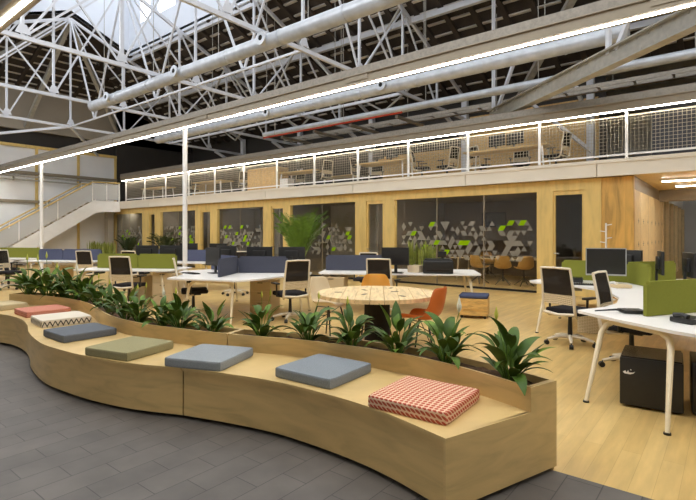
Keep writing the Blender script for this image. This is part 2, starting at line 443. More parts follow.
for y in (RY-2.4, RY-1.1, RY, RY+1.1, RY+2.4): box(bm, XH, y-0.06, ZL1-0.12, XR, y+0.06, ZL1-0.02)
obj('glazing_bar', bm, 'lantern', sk)
bm = B()
for s in (1,-1): bar(bm, (XH-0.2, RY+s*2.62, ZL0-0.22), (XR, RY+s*2.62, ZL0-0.22), 0.12, 0.14)
struct('trim_lantern', bm, 'truss')

# end wall on the left
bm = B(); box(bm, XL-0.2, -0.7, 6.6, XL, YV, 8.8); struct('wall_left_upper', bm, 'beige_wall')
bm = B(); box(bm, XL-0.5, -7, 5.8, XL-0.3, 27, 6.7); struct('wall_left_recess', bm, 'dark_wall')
bm = B(); box(bm, XL-0.25, -7, 0, XL, 12.96, 5.8); wl = struct('wall_left', bm, 'white_wall')
bm = B()
for y in (5.1, 7.05, 9.0, 10.95, 12.9): box(bm, XL, y-0.06, 0, XL+0.06, y+0.06, 5.8)
box(bm, XL, -7, 5.72, XL+0.08, 12.96, 5.86); struct('trim_1', bm, 'frame_wood')
bm = B(); box(bm, XL, 4.6, 4.42, XL+0.12, 12.96, 4.56); box(bm, XL, 4.6, 3.02, XL+0.12, 12.96, 3.16); struct('trim_2', bm, 'channel')
bm = B(); tube(bm, [(XL+0.22, 4.6, 4.3), (XL+0.22, 12.9, 4.3)], 0.05); tube(bm, [(XL+0.22, 4.6, 4.12), (XL+0.22, 12.9, 4.12)], 0.035)
for y in (5, 8, 11, 12.8): box(bm, XL, y-0.02, 4.08, XL+0.24, y+0.02, 4.36)
tag(obj('wall_pipe', bm, 'truss_grey', smooth=40), 'pair of grey pipes along the white left wall panels', 'pipe')
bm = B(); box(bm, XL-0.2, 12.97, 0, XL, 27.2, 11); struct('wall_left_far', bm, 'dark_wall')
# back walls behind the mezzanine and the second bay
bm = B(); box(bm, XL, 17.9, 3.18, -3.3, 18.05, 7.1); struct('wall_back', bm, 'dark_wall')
bm = B(); box(bm, XL, 27.0, 0, 9, 27.2, 11); struct('wall_far', bm, 'grey_white')
bm = B()
box(bm, fx(470,17.8), 17.78, 3.18, -3.5, 17.89, 6.1); box(bm, fx(374,17.8), 17.8, 3.18, fx(465,17.8), 17.89, 4.95)
box(bm, fx(120,17.8), 17.8, 3.18, fx(215,17.8), 17.89, 4.6)
struct('wall_strand_board', bm, 'osb')

# ------------------------------------------------------------------ mezzanine slab and glazed office front
XE = -1.74           # end of the office block, the passage lies to its right
bm = B(); box(bm, -26.4, YF-0.25, 2.84, 8, 17.7, 3.16); struct('floor_mezzanine', bm, 'peg_wood')
bm = B()
segs = [-26.4, -22.2, -18.0, -13.8, -9.6, -5.7, fx(597,YF-0.3), 3.2, 8]
for a, b in zip(segs, segs[1:]): box(bm, a+0.008, YF-0.33, 2.82, b-0.008, YF-0.24, 3.14)
box(bm, -26.4, YF-0.36, 3.12, 8, YF-0.2, 3.2)
struct('trim_fascia', bm, 'fascia')
bm = B(); box(bm, -26.2, YF-0.1, 2.56, fx(602,YF), YF+0.05, 2.82); struct('trim_head', bm, 'frame_wood')
posts = [(112,117),(144,151),(156.5,162),(197,202.5),(212,218.6),(265,273),(285,292),(357,368),(385,396),(538,554),(585,602)]
for k, (a, b) in enumerate(posts):
    bm = B(); box(bm, fx(a,YF), YF-0.1, 0, fx(b,YF), YF+0.05, 2.56); struct('trim_post', bm, 'frame_wood')
bm = B(); box(bm, fx(602,YF), YF-0.08, 0, XE, YF+0.05, 2.82); struct('wall_office_end', bm, 'panel_wood')
# panes
def tri_decal(x0, x1, seed, zmid=1.3, dens=0.5):
    r = random.Random(seed); bw, bg = B(), B()
    s = 0.155; h = s*0.866; y = YF-0.035
    nr = 8
    for j in range(nr):
        z = zmid-nr*h/2 + j*h
        edge = abs(j-(nr-1)/2)/(nr/2)
        n = int((x1-x0)/s)-1
        for i in range(n*2):
            if r.random() > dens*(1-0.75*edge**1.5)*(0.5+0.5*math.sin(i*0.33+seed)**2+0.15): continue
            x = x0+0.1 + (j%2)*s/2 + (i//2)*s
            up = i%2 == 0
            if up: t = [(x,z),(x+s,z),(x+s/2,z+h)]
            else: t = [(x+s/2,z+h),(x+s*1.5,z+h),(x+s,z)]
            if max(p[0] for p in t) > x1-0.05: continue
            green = r.random() < 0.07
            b = bg if green else bw
            if green: t = [(x,z),(x+s,z),(x+s*1.5,z+h),(x+s/2,z+h)]
            if max(p[0] for p in t) > x1-0.02: continue
            a = [b.verts.new((p[0], y-(0.004 if green else 0), p[1])) for p in t]; b.faces.new(a)
    return bw, bg
panes = [('window_1',117,144,'w'),('door_1',151,156.5,'d'),('window_2',162,197,'w'),('door_2',202.5,212,'d'),('window_3',218.6,265,'w'),('door_3',273,285,'d'),('window_4',292,357,'w'),('door_4',368,385,'d'),('window_5',396,538,'w'),('door_5',554,585,'d')]
for k, (nm, a, b, kind) in enumerate(panes):
    x0, x1 = fx(a,YF), fx(b,YF)
    if kind == 'w':
        bm = B(); box(bm, x0, YF-0.02, 0.02, x1, YF-0.008, 2.56); o = struct(nm, bm, 'glass')
        bm = B(); box(bm, x0, YF-0.06, 0, x1, YF+0.02, 0.05); obj('sill', bm, 'gap', o)
        if x1-x0 > 2.2:
            bm = B(); n = 3 if x1-x0 > 4 else 2
            for q in range(1, n): xx = x0+(x1-x0)*q/n; box(bm, xx-0.012, YF-0.03, 0.05, xx+0.012, YF, 2.56)
            obj('joint', bm, 'channel', o)
        bw, bg = tri_decal(x0+0.05, x1-0.05, k*3+1, 1.32, 0.52)
        obj('frosted_pattern', bw, 'decal', o)
        if len(bg.faces): obj('green_pattern', bg, 'decal_green', o)
    else:
        w = min(0.05, (x1-x0)*0.1)
        bm = B(); box(bm, x0, YF-0.06, 0, x0+w, YF+0.02, 2.56); box(bm, x1-w, YF-0.06, 0, x1, YF+0.02, 2.56); box(bm, x0+w, YF-0.06, 2.46, x1-w, YF+0.02, 2.56); box(bm, x0+w, YF-0.06, 0, x1-w, YF+0.02, 0.12)
        o = struct(nm, bm, 'frame_wood')
        bm = B(); box(bm, x0+w, YF-0.03, 0.12, x1-w, YF-0.015, 2.46); obj('pane', bm, 'glass', o)
        bm = B(); tube(bm, [(x0+w*0.5, YF-0.06, 1.02),(x0+w*0.5, YF-0.11, 1.02),(x0+w*0.5+0.13, YF-0.11, 1.02)], 0.011); obj('door_handle', bm, 'chrome', o)
# offices behind the glass
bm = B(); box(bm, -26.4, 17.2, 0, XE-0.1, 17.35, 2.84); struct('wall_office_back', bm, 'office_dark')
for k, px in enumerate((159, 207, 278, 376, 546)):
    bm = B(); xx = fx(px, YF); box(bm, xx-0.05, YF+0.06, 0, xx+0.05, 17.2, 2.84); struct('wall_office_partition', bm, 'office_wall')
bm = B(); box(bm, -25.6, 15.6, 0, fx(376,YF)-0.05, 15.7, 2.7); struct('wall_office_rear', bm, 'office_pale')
lampx = [131, 180, 242, 325, 430, 510]  # last two are added fill for the large room, hidden by the window head
for k, px in enumerate(lampx):
    yy = 13.15; xx = fx(px, YF+0.55)
    t = thing('office_fill_lamp', f'slim ceiling lamp put in to light the glazed office, {ORD[k]} from the left', 'ceiling light', (xx, yy, 2.66))
    b_ = B(); box(b_, -0.6, -0.05, 0, 0.6, 0.05, 0.04); obj('housing', b_, 'white', t)
    b_ = B(); box(b_, -0.58, -0.04, -0.012, 0.58, 0.04, 0); obj('diffuser', b_, 'led_office' if k < 4 else 'led_fill', t)
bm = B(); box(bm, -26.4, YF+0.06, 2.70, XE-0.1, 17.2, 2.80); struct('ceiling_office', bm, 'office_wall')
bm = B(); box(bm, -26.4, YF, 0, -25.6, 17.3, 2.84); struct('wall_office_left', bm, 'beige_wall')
# side of the office block along the passage: pale pegged plywood
bm = B(); box(bm, XE-0.1, YF+0.05, 0, XE, 18.2, 2.52); w = struct('wall_passage', bm, 'peg_wood')
bm = B()
for z in (0.7, 1.25, 1.8):
    y = YF+0.55
    while y < 18: box(bm, XE, y, z, XE+0.004, y+0.18, z+0.02); box(bm, XE, y+0.08, z-0.05, XE+0.004, y+0.1, z+0.07); y += 0.8
obj('slots', bm, 'channel', w)
bm = B()
y = YF+0.95
while y < 18: box(bm, XE, y, 0, XE+0.002, y+0.005, 2.52); y += 1.4
obj('joint', bm, 'channel', w)
bm = B(); box(bm, XE-0.1, YF+0.05, 2.52, XE-0.02, 17.6, 2.84); struct('trim_passage', bm, 'channel')
bm = B(); box(bm, XE-0.1, 17.5, 2.5, 8, 17.75, 2.86); struct('trim_passage_beam', bm, 'channel')
for k in range(6):
    y = 18.2+k*1.7; bm = B(); box(bm, XE-0.12, y, 0, XE+0.02, y+0.22, 2.62); struct('trim_post', bm, 'peg_wood')
bm = B(); box(bm, XE-0.06, 18.2, 0.1, XE-0.05, 26.9, 2.6); struct('window_6', bm, 'glass')
bm = B(); box(bm, XE-0.14, 18.2, 2.62, XE+0.02, 26, 3.1); struct('trim_white_band', bm, 'white')
bm = B(); box(bm, XE-1.5, 18.2, 0, XE-1.4, 26.5, 3); struct('wall_passage_room', bm, 'office_wall')
for k, (y, a) in enumerate(((13.9, -1.35), (15.6, -1.2))):
    t = thing('ceiling_light', ['linear light under the mezzanine nearest the facade at right', 'linear light under the mezzanine further into the passage'][k], 'ceiling light', (a, y, 2.8))
    bm = B(); box(bm, 0, -0.06, -0.02, 3.4, 0.06, 0.04); obj('housing', bm, 'white', t)
    bm = B(); box(bm, 0.02, -0.045, -0.035, 3.38, 0.045, -0.02); obj('diffuser', bm, 'led_small', t)

# ------------------------------------------------------------------ mezzanine railing, one bay at a time
PITCHX, YR = 1.905, YF-0.22
mesh_bm = B(); H0, H1 = 0.1, 0.98
x = 0.0
while x <= PITCHX: box(mesh_bm, x-0.003, -0.003, H0, x+0.003, 0.003, H1); x += PITCHX/24
z = H0
while z <= H1+0.001: box(mesh_bm, 0, -0.003, z-0.003, PITCHX, 0.003, z+0.003); z += 0.08
rail = thing('mezzanine_railing', 'x', 'railing')
obj('wire_mesh', mesh_bm, 'wire', rail)
bm = B(); box(bm, -0.03, -0.02, -0.02, 0.03, 0.02, 1.05); obj('post', bm, 'white', rail)
bm = B(); box(bm, 0, -0.02, 0.08, PITCHX, 0.02, 0.12); obj('bottom_rail', bm, 'white', rail)
bm = B(); box(bm, 0, -0.01, 0.95, PITCHX, 0.01, 0.97); obj('top_rail', bm, 'wire', rail)
RP = Proto(rail)
for k in range(13):
    RP.put((-1.86-PITCHX*k, YR, 3.2), 0, f'white wire mesh railing bay on the mezzanine edge, {ORD[k]} from the right', 'railing bays on the mezzanine edge')
RP.put((-1.86+PITCHX*1.0, YR, 3.2), 0, 'white wire mesh railing bay above the passage at the right edge')

# linear lights: housing with tray and led
def strip_light(Y, z, x0, x1, label, h=0.2, posts=()):
    t = thing('linear_light', label, 'linear light', (0, Y, z))
    bm = B(); box(bm, x0, -0.11, 0.03, x1, 0.11, 0.03+h*0.6); box(bm, x0, -0.14, 0.03+h*0.6, x1, 0.14, 0.03+h*0.68); obj('housing', bm, 'channel', t)
    bm = B(); box(bm, x0, -0.12, 0.03+h*0.68, x1, -0.10, 0.03+h*1.25); box(bm, x0, 0.10, 0.03+h*0.68, x1, 0.12, 0.03+h*1.25)
    x = x0
    while x < x1: box(bm, x, -0.1, 0.03+h*0.72, x+0.03, 0.1, 0.03+h*0.8); x += 0.35
    obj('cable_tray', bm, 'tray', t)
    x = x0+1.2
    while x < x1: bm = B(); box(bm, x, -0.125, 0.03+h*0.2, x+0.5, 0.125, 0.03+h*0.62); obj('bracket', bm, 'channel', t); x += 4.9
    if Y < 5 or Y > 20:
        x = x0+2
        while x < x1: bm = B(); box(bm, x-0.008, -0.008, 0.2, x+0.008, 0.008, (rz(Y) if Y > -0.7 else 7.07-(Y+0.7)*0.405) - z if Y < 20 else 7.05+(Y-YV)*0.405-z); obj('hanger_rod', bm, 'truss_grey', t); x += 4.5
    bm = B(); box(bm, x0+0.02, -0.028, 0.02, x1-0.02, 0.028, 0.03); obj('diffuser', bm, 'led', t)
    return t
strip_light(7.2, 4.27, -26.5, 7, 'long linear light on white posts over the middle desks', 0.24)
strip_light(12.28, 4.24, -24.9, 7, 'long linear light along the top of the mezzanine railing', 0.27)
strip_light(2.1, 4.27, -26.5, 7, 'linear light crossing the top left corner above the bench', 0.24)
strip_light(-3.0, 4.27, -26.5, 7, 'added linear light over the stone floor behind the viewpoint, unseen fill', 0.24)  # unseen row added to light the rear of the hall
strip_light(21.5, 4.6, -1.5, 7, 'fill light added in the bay beyond the passage', 0.24)  # added to brighten the passage and its far end
PO = None
for px, lab in ((185, 'thin white post rising from the white desk to the light, right one of two'), (41.5, 'thin white post beside the staircase carrying the light, left one of two')):
    t = thing('light_post', lab, 'post', (fx(px,7.2), 7.2, 0))
    bm = B(); lathe(bm, [(0.062,0),(0.062,4.28)], 16); obj('shaft', bm, 'white', t, 40)
    bm = B(); lathe(bm, [(0.13,0),(0.13,0.02)], 16); obj('base_plate', bm, 'white', t)

# ------------------------------------------------------------------ roof trusses
ZC = 6.0
def truss(x, label):
    t = thing('roof_truss', label, 'roof truss', (x, RY, ZC))
    half = 9.1
    bm = B(); bar(bm, (0,-half,0), (0,half,0), 0.08, 0.10); obj('bottom_chord', bm, 'truss', t)
    for s in (-1, 1):
        bm = B(); bar(bm, (0,0,RZ-ZC-0.28), (0,s*half,rz(RY+half)-ZC-0.28), 0.08, 0.12); obj('top_chord', bm, 'truss', t)
    d = half/4
    def top(y): return RZ-ZC-0.28-PITCH*abs(y)
    for k in range(-3, 4):
        bm = B(); bar(bm, (0,k*d,0), (0,k*d,top(k*d)), 0.065, 0.065, (1,0,0)); obj('strut', bm, 'truss', t)
    for s in (-1, 1):
        for k in range(0, 3):
            bm = B(); bar(bm, (0,s*k*d,top(k*d)), (0,s*(k+1)*d,0), 0.05, 0.05, (1,0,0)); obj('diagonal', bm, 'truss', t)
        bm = B(); bar(bm, (0,0,top(0)), (0,s*2*d,0), 0.05, 0.05, (1,0,0)); obj('diagonal', bm, 'truss', t)
        bm = B(); bar(bm, (0,s*d,0), (0,s*2*d,top(2*d)), 0.045, 0.045, (1,0,0)); obj('diagonal', bm, 'truss', t)
    for k in range(-3, 4):
        for z in ((0.08, 1), (top(k*d)-0.02, -1)):
            bm = B(); p = [(-0.16,0),(0.16,0),(0.07,0.22*z[1]),(-0.07,0.22*z[1])]
            a = [bm.verts.new((0.036, k*d+q[0], z[0]+q[1])) for q in p]; b = [bm.verts.new((0.048, k*d+q[0], z[0]+q[1])) for q in p]
            bm.faces.new(a); bm.faces.new(b[::-1])
            for i in range(4): bm.faces.new((a[i],a[(i+1)%4],b[(i+1)%4],b[i]))
            obj('gusset_plate', bm, 'truss', t)
    return t
tl = ['white lattice roof truss nearest the camera', 'second white lattice roof truss from the camera', 'third white lattice roof truss from the camera, crossing under the skylight', 'farthest white lattice roof truss below the skylight gable at left']
for k, x in enumerate((-8.2, -12.7, -17.2, -21.7)): truss(x, tl[k])
# lengthwise bracing between trusses
bays = [(-8.2,-12.7),(-12.7,-17.2),(-17.2,-21.7)]
for k, (a, b) in enumerate(bays):
    t = thing('ridge_bracing', f'white crossed struts under the skylight ridge, {["nearest","middle","farthest"][k]} bay', 'bracing', ((a+b)/2, RY, ZC))
    h = (a-b)/2
    for p, q in (((-h+0.03,0,4.4),(-0.03,0,0)), ((h-0.03,0,4.4),(0.03,0,0)), ((-h+0.03,0,0.0),(h-0.03,0,0.0))):
        bm = B(); bar(bm, p, q, 0.055, 0.055); obj('strut', bm, 'truss', t)
for k, (a, b) in enumerate(bays):
    for j, (yy, zz) in enumerate(((13.05, 3.05+0.0), (15.3, 1.75))):
        t = thing('purlin_bracing', f'grey bracing strut pair under the roof slope, {["nearest","middle","farthest"][k]} bay, {["upper","lower"][j]} row', 'bracing', ((a+b)/2, yy, ZC))
        h = (a-b)/2
        for p, q in (((-h,0,zz-0.2),(0,0,0.2)), ((h,0,zz-0.2),(0,0,0.2))):
            bm = B(); bar(bm, p, q, 0.06, 0.06); obj('strut', bm, 'truss_grey', t)
for k, y in enumerate((13.6, 16.0)):
    bm = B(); bar(bm, (XL+0.5, y, rz(y)-0.24), (XR, y, rz(y)-0.24), 0.14, 0.18)
    tag(obj('purlin', bm, 'truss'), ['white purlin running along the dark roof slope above the ducts', 'white purlin low on the dark roof slope near the back wall'][k], 'purlin')
for k, y in enumerate((10.775, 13.05)):
    bm = B(); bar(bm, (-21.7, y, ZC-0.02), (-8.2, y, ZC-0.02), 0.07, 0.09)
    tag(obj('tie_beam', bm, 'truss'), ['white lengthwise tie between the trusses under the skylight edge', 'white lengthwise tie between the trusses nearer the back'][k], 'beam')
# hip rafters in the far end and diagonal struts
for k, (p, q) in enumerate((((-21.9,RY+0.1,10.4),(-26.93,13.2,6.7)), ((-21.9,RY-0.1,10.4),(-26.93,3.9,6.7)), ((-21.8,RY,10.4),(-26.86,RY,6.7)))):
    bm = B(); bar(bm, p, q, 0.16, 0.2)
    tag(obj('hip_strut', bm, 'truss_grey'), ['grey strut fanning down from the far apex toward the back', 'grey strut fanning down from the far apex toward the left', 'grey strut fanning straight down to the end wall'][k], 'strut')
for k, (p, q) in enumerate((((-21.7,3.5,7.0),(-26.9,6,6.7)), ((-21.7,8.5,6.0),(-26.86,5.7,5.75)), ((-21.7,8.5,6.0),(-26.86,11.9,5.75)))):
    bm = B(); bar(bm, p, q, 0.08, 0.1)
    tag(obj('end_brace', bm, 'truss'), ['pale brace at the far left below the hip roof', 'pale brace spreading left from the farthest truss foot', 'pale brace spreading right from the farthest truss foot'][k], 'brace')
# large riveted tie at the right, with struts
t = thing('diagonal_girder', 'large riveted grey girder rising to the top right corner', 'girder', (-2.94, 11.3, 4.875), math.atan2(9.2-13.4, -0.435+5.44))
bm = B(); L = 3.8
box(bm, -L+0.5, -0.02, -0.17, L+3.2, 0.02, 0.17); box(bm, -L+0.5, -0.11, 0.15, L+3.2, 0.11, 0.18); box(bm, -L+0.5, -0.11, -0.18, L+3.2, 0.11, -0.15)
obj('beam', bm, 'truss_grey', t)
bm = B()
x = -L+0.7
while x < L+3.2:
    box(bm, x, -0.035, 0.09, x+0.03, 0.035, 0.12); box(bm, x+0.1, -0.035, -0.12, x+0.13, 0.035, -0.09); x += 0.26
obj('rivets', bm, 'truss_grey', t)
for x, dx, zt in ((-3.1, 0, 3.55), (-2.9, 0.9, 1.15), (1.4, 0, 1.15), (1.6, 0.7, 1.15)):
    bm = B(); bar(bm, (x, 0, 0.1), (x+dx, 0, zt), 0.07, 0.09); obj('strut', bm, 'truss', t)
for x in (-8.2, -12.7, -17.2, -21.7, -3.7):
    pass
cl = ['nearest', 'second', 'third', 'fourth', 'farthest']
for k, x in enumerate((-3.7, -8.2, -12.7, -17.2, -21.7)):
    t = thing('roof_column', f'white roof column at the back of the mezzanine, {cl[k]} of the row', 'column', (x, 17.62, 3.16))
    bm = B(); box(bm, -0.11, -0.1, 0, 0.11, 0.1, 3.7); obj('shaft', bm, 'truss', t)
    bm = B(); bar(bm, (0,0,2.0), (0,-1.9,2.78), 0.1, 0.12); obj('knee_brace', bm, 'truss', t)
bm = B(); bar(bm, (-6.2, 17.3, 6.0), (-3.0, 13.6, 8.2), 0.22, 0.12); tag(obj('wide_brace', bm, 'truss_grey'), 'wide pale brace crossing behind the light near the top right', 'brace')
bm = B(); bar(bm, (-3.6, 17.3, 4.2), (-5.6, 16.4, 6.2), 0.16, 0.1); tag(obj('knee_brace', bm, 'truss'), 'pale sloping strut beside the right column', 'brace')

# ducts, pipes, cable ladders
def duct(label, Y, z, r, x0, x1, nozzles):
    t = thing('air_duct', label, 'duct', (0, Y, z))
    bm = B(); tube(bm, [(x0,0,0),(x1,0,0)], r, 24); obj('tube', bm, 'duct', t, 40)
    x = x0
    while x < x1: bm = B(); tube(bm, [(x,0,0),(x+0.035,0,0)], r+0.012, 24); obj('seam_ring', bm, 'duct', t, 40); x += 1.8
    for x in nozzles:
        bm = B(); tube(bm, [(x,-r*0.6,0.0),(x,-r-0.06,0.02)], 0.12, 16); tube(bm, [(x,-r-0.05,0.02),(x,-r-0.075,0.02)], 0.15, 16); n = obj('nozzle', bm, 'duct', t, 40)
        bm = B(); tube(bm, [(x,-r-0.07,0.02),(x,-r-0.08,0.02)], 0.06, 12); obj('opening', bm, 'gap', n)
    x = x0+0.8
    while x < x1: bm = B(); bar(bm, (x,0,r), (x,0,max(0.3, rz(Y)-z-0.05)), 0.012); obj('hanger_rod', bm, 'truss_grey', t); x += 3.0
    return t
duct('large silver air duct crossing high below the skylight', 7.2, 5.74, 0.165, -16.6, 6, [-15.2, -11.4, -8.0, -4.6])
duct('silver air duct running behind the long light', 10.9, 5.5, 0.165, -19, -1.6, [-12.0, -7.4])
def pipe(name, label, cat, mat, r, Y, z, x0, x1):
    t = thing(name, label, cat, (0,Y,z))
    bm = B(); tube(bm, [(x0,0,0),(x1,0,0)], r, 16); obj('tube', bm, mat, t, 40)
    x = x0+0.6
    while x < x1: bm = B(); bar(bm, (x,0,r*0.8), (x,0,rz(Y)-z-0.02), 0.012); obj('hanger_rod', bm, 'truss_grey', t); x += 3.2
pipe('conduit_duct', 'thinner silver duct below the long air duct', 'duct', 'duct', 0.11, 12.4, 5.28, -14, 1)
pipe('sprinkler_pipe', 'thin red pipe under the roof behind the ducts', 'pipe', 'red', 0.028, 11.9, 5.04, -13.5, -7.5)
t = thing('cable_ladder', 'dark cable ladder hanging behind the silver ducts', 'cable ladder', (0, 13.6, 5.2))
bm = B(); box(bm, -14, -0.2, 0, 4, -0.17, 0.1); box(bm, -14, 0.17, 0, 4, 0.2, 0.1); obj('side_rail', bm, 'tray', t)
x = -13.9
while x < 1: bm = B(); box(bm, x, -0.17, 0.02, x+0.05, 0.17, 0.05); obj('rung', bm, 'tray', t); x += 0.8
pipe('brown_pipe', 'brown pipe running to the right edge above the mezzanine', 'pipe', 'pipe', 0.09, 14.5, 5.45, -9.5, 6)
bm = B(); bar(bm, (-7.4,14.0,4.95), (6,14.0,4.95), 0.12, 0.12); tag(obj('steel_beam', bm, 'tray'), 'grey horizontal steel beam over the mezzanine desks', 'beam')
for k, x in enumerate((-13.0, -11.4, -9.8, -8.0)):
    bm = B(); box(bm, x, 12.3, 5.02, x+0.1, 13.9, 5.1)
    tag(obj('hanger_bar', bm, 'tray'), f'dark cross bar under the cable ladder, {cl[k] if k<3 else "last"} from the left' if k else 'dark cross bar under the cable ladder, leftmost', 'bar')

# ------------------------------------------------------------------ staircase on the left
t = thing('staircase', 'white staircase with mesh sides climbing to the mezzanine along the left wall', 'staircase', (0,0,0))
xa, xb = -26.5, -25.2
def stair_side(x, nm):
    bm = B()
    prof = [(7.05,0.01),(11.1,2.6),(12.3,2.66),(12.3,3.2),(10.95,3.2),(6.1,0.12),(6.1,0.01)]
    a = [bm.verts.new((x-0.03,y,max(0.01,z))) for y, z in prof]; b = [bm.verts.new((x+0.03,y,max(0.01,z))) for y, z in prof]
    n = len(prof)
    bm.faces.new(a); bm.faces.new(b[::-1])
    for i in range(n): bm.faces.new((a[i],a[(i+1)%n],b[(i+1)%n],b[i]))
    obj('stringer', bm, 'white', t)
    bm = B(); tube(bm, [(x,6.1,1.08),(x,10.9,4.12),(x,12.3,4.16)], 0.035, 8); obj('handrail', bm, 'frame_wood', t, 40)
    bm = B(); 
    q = [(6.15,0.22),(10.9,3.24),(12.2,3.26),(12.2,4.08),(10.9,4.03),(6.15,1.0)]
    a = [bm.verts.new((x-0.006,y,z)) for y, z in q]; b = [bm.verts.new((x+0.006,y,z)) for y, z in q]
    bm.faces.new(a); bm.faces.new(b[::-1])
    for i in range(6): bm.faces.new((a[i],a[(i+1)%6],b[(i+1)%6],b[i]))
    obj('side_panel', bm, 'pane_rail', t)
    for y in (6.15, 7.7, 9.3, 10.9, 11.6, 12.25):
        z = 0.18+(y-6.15)*0.636 if y < 10.8 else 3.17
        bm = B(); box(bm, x-0.025, y-0.025, z-0.1, x+0.025, y+0.025, z+1.0); obj('post', bm, 'white', t)
stair_side(xa, 'a'); stair_side(xb, 'b')
for k in range(18):
    y = 6.15+k*0.27; z = 0.17+k*0.171
    bm = B(); box(bm, xa, y, z-0.04, xb, y+0.29, z); obj('tread', bm, 'cream', t)
bm = B(); box(bm, xa, 11.0, 3.06, xb, 12.3, 3.14); obj('landing', bm, 'white', t)
bm = B(); box(bm, -26.3, 12.0, 0, -25.9, 12.3, 2.84); struct('trim_stair_pier', bm, 'beige_wall')
bm = B(); box(bm, fx(103,12.55), 12.5, 0, fx(111,12.55), 12.58, 2.1); struct('door_6', bm, 'door_wood')
bm = B(); box(bm, -26.9, 12.58, 0, fx(113,12.6), 12.7, 2.84); struct('wall_under_stair', bm, 'beige_wall')

# ------------------------------------------------------------------ curved plywood bench with planter
FR = [(-8.45,1.98),(-7.73,2.14),(-7.4,2.19),(-6.97,2.17),(-6.52,2.08),(-6.08,1.95),(-5.65,1.865),(-5.27,1.82),(-4.96,1.83),(-4.47,1.88),(-3.95,2.0),(-3.466,2.197)]
FR2 = [(-3.466,2.197),(-3.17,2.29),(-2.79,2.39),(-2.465,2.436),(-2.0,2.445),(-1.63,2.41),(-1.2,2.31)]
BK = [(-8.77,2.55),(-8.13,2.80),(-7.37,2.90),(-6.68,2.85),(-5.86,2.65),(-5.38,2.57),(-5.0,2.56),(-4.61,2.59),(-4.085,2.70),(-3.673,2.805)]
BK2 = [(-3.673,2.805),(-3.375,2.90),(-3.07,3.01),(-2.67,3.10),(-2.27,3.155),(-1.835,3.165),(-1.42,3.10),(-0.96,2.97)]
SZ, BZ = 0.42, 0.57
RIMS = []
def bench(fr, bk, label, right_end, back=True):
    N = 60
    f, b = catmull(fr, N), catmull(bk, N)
    t = thing('curved_bench', label, 'bench', (0,0,0))
    fi = offset(f, 0.02); fi2 = offset(f, 0.04); ft = offset(f, 0.09)
    bm = B(); strip(bm, f, b, SZ-0.022, SZ); obj('seat', bm, 'ply', t, 30)
    bm = B(); strip(bm, fi, fi2, 0.03, SZ-0.022); obj('front_panel', bm, 'ply', t, 30)
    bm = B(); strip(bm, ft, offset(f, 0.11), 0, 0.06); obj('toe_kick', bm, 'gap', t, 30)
    if back:
        r = offset(b, 0.255); bi = offset(b, 0.02); ri = offset(b, 0.235)
        bm = B(); strip(bm, b, bi, SZ, BZ); obj('backrest', bm, 'ply', t, 30)
        bm = B(); strip(bm, ri, r, 0.0, BZ)
        for k in (0, N-1):
            a0, a1 = bi[k], ri[k]; tt = (b[1]-b[0]).normalized() if k == 0 else (b[-2]-b[-1]).normalized()
            prism(bm, [(a0.x,a0.y),(a1.x,a1.y),(a1.x+tt.x*0.02,a1.y+tt.y*0.02),(a0.x+tt.x*0.02,a0.y+tt.y*0.02)], 0.1, BZ)
        obj('planter_wall', bm, 'ply', t, 30)
        rnd = random.Random(3); bm = B(); rows = []
        for p, q in zip(bi, ri):
            rows.append([bm.verts.new((*(p.lerp(q, s/6)), BZ-0.045+rnd.uniform(-0.012, 0.012))) for s in range(7)])
        for x, y in zip(rows, rows[1:]):
            for k in range(6): bm.faces.new((x[k],x[k+1],y[k+1],y[k]))
        so = obj('soil', bm, 'soil', t); so['kind'] = 'stuff'
        RIMS.append(offset(b, 0.128))
        if right_end:
            F0, B0, R0 = f[-1], b[-1], r[-1]
            d = (R0-F0).normalized(); nrm = Vector((d.y, -d.x)); th = 0.02
            B0 = F0 + d*((B0-F0).dot(d))
            pr = [(F0,0.03),(R0,0.03),(R0,BZ),(B0,BZ),(B0,SZ),(F0,SZ)]
            bm = B()
            va = [bm.verts.new((p.x,p.y,z)) for p, z in pr]; vb = [bm.verts.new((p.x+nrm.x*th,p.y+nrm.y*th,z)) for p, z in pr]
            bm.faces.new(va); bm.faces.new(vb[::-1])
            for i in range(6): bm.faces.new((va[i],va[(i+1)%6],vb[(i+1)%6],vb[i]))
            obj('end_panel', bm, 'ply', t)
            i0, i1 = F0+d*0.1-nrm*0.08, R0-d*0.05-nrm*0.08
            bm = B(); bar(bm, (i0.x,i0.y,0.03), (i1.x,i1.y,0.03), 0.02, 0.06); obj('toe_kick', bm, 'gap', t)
    return t, f, b
bench(FR2, BK2, 'right-hand curved plywood bench module with planter, square end toward the camera', True)
bench([(p[0]-0.012*(i==len(FR)-1), p[1]-0.004*(i==len(FR)-1)) for i, p in enumerate(FR)], [(p[0]-0.012*(i==len(BK)-1), p[1]-0.004*(i==len(BK)-1)) for i, p in enumerate(BK)], 'left-hand wavy plywood bench module with planter behind the seat', False)
bench([(-11.5,1.2),(-10.3,1.6),(-9.3,1.85),(-8.47,1.975)], [(-11.6,1.8),(-10.5,2.2),(-9.6,2.42),(-8.79,2.54)], 'backless plywood bench end at the left edge', False, False)

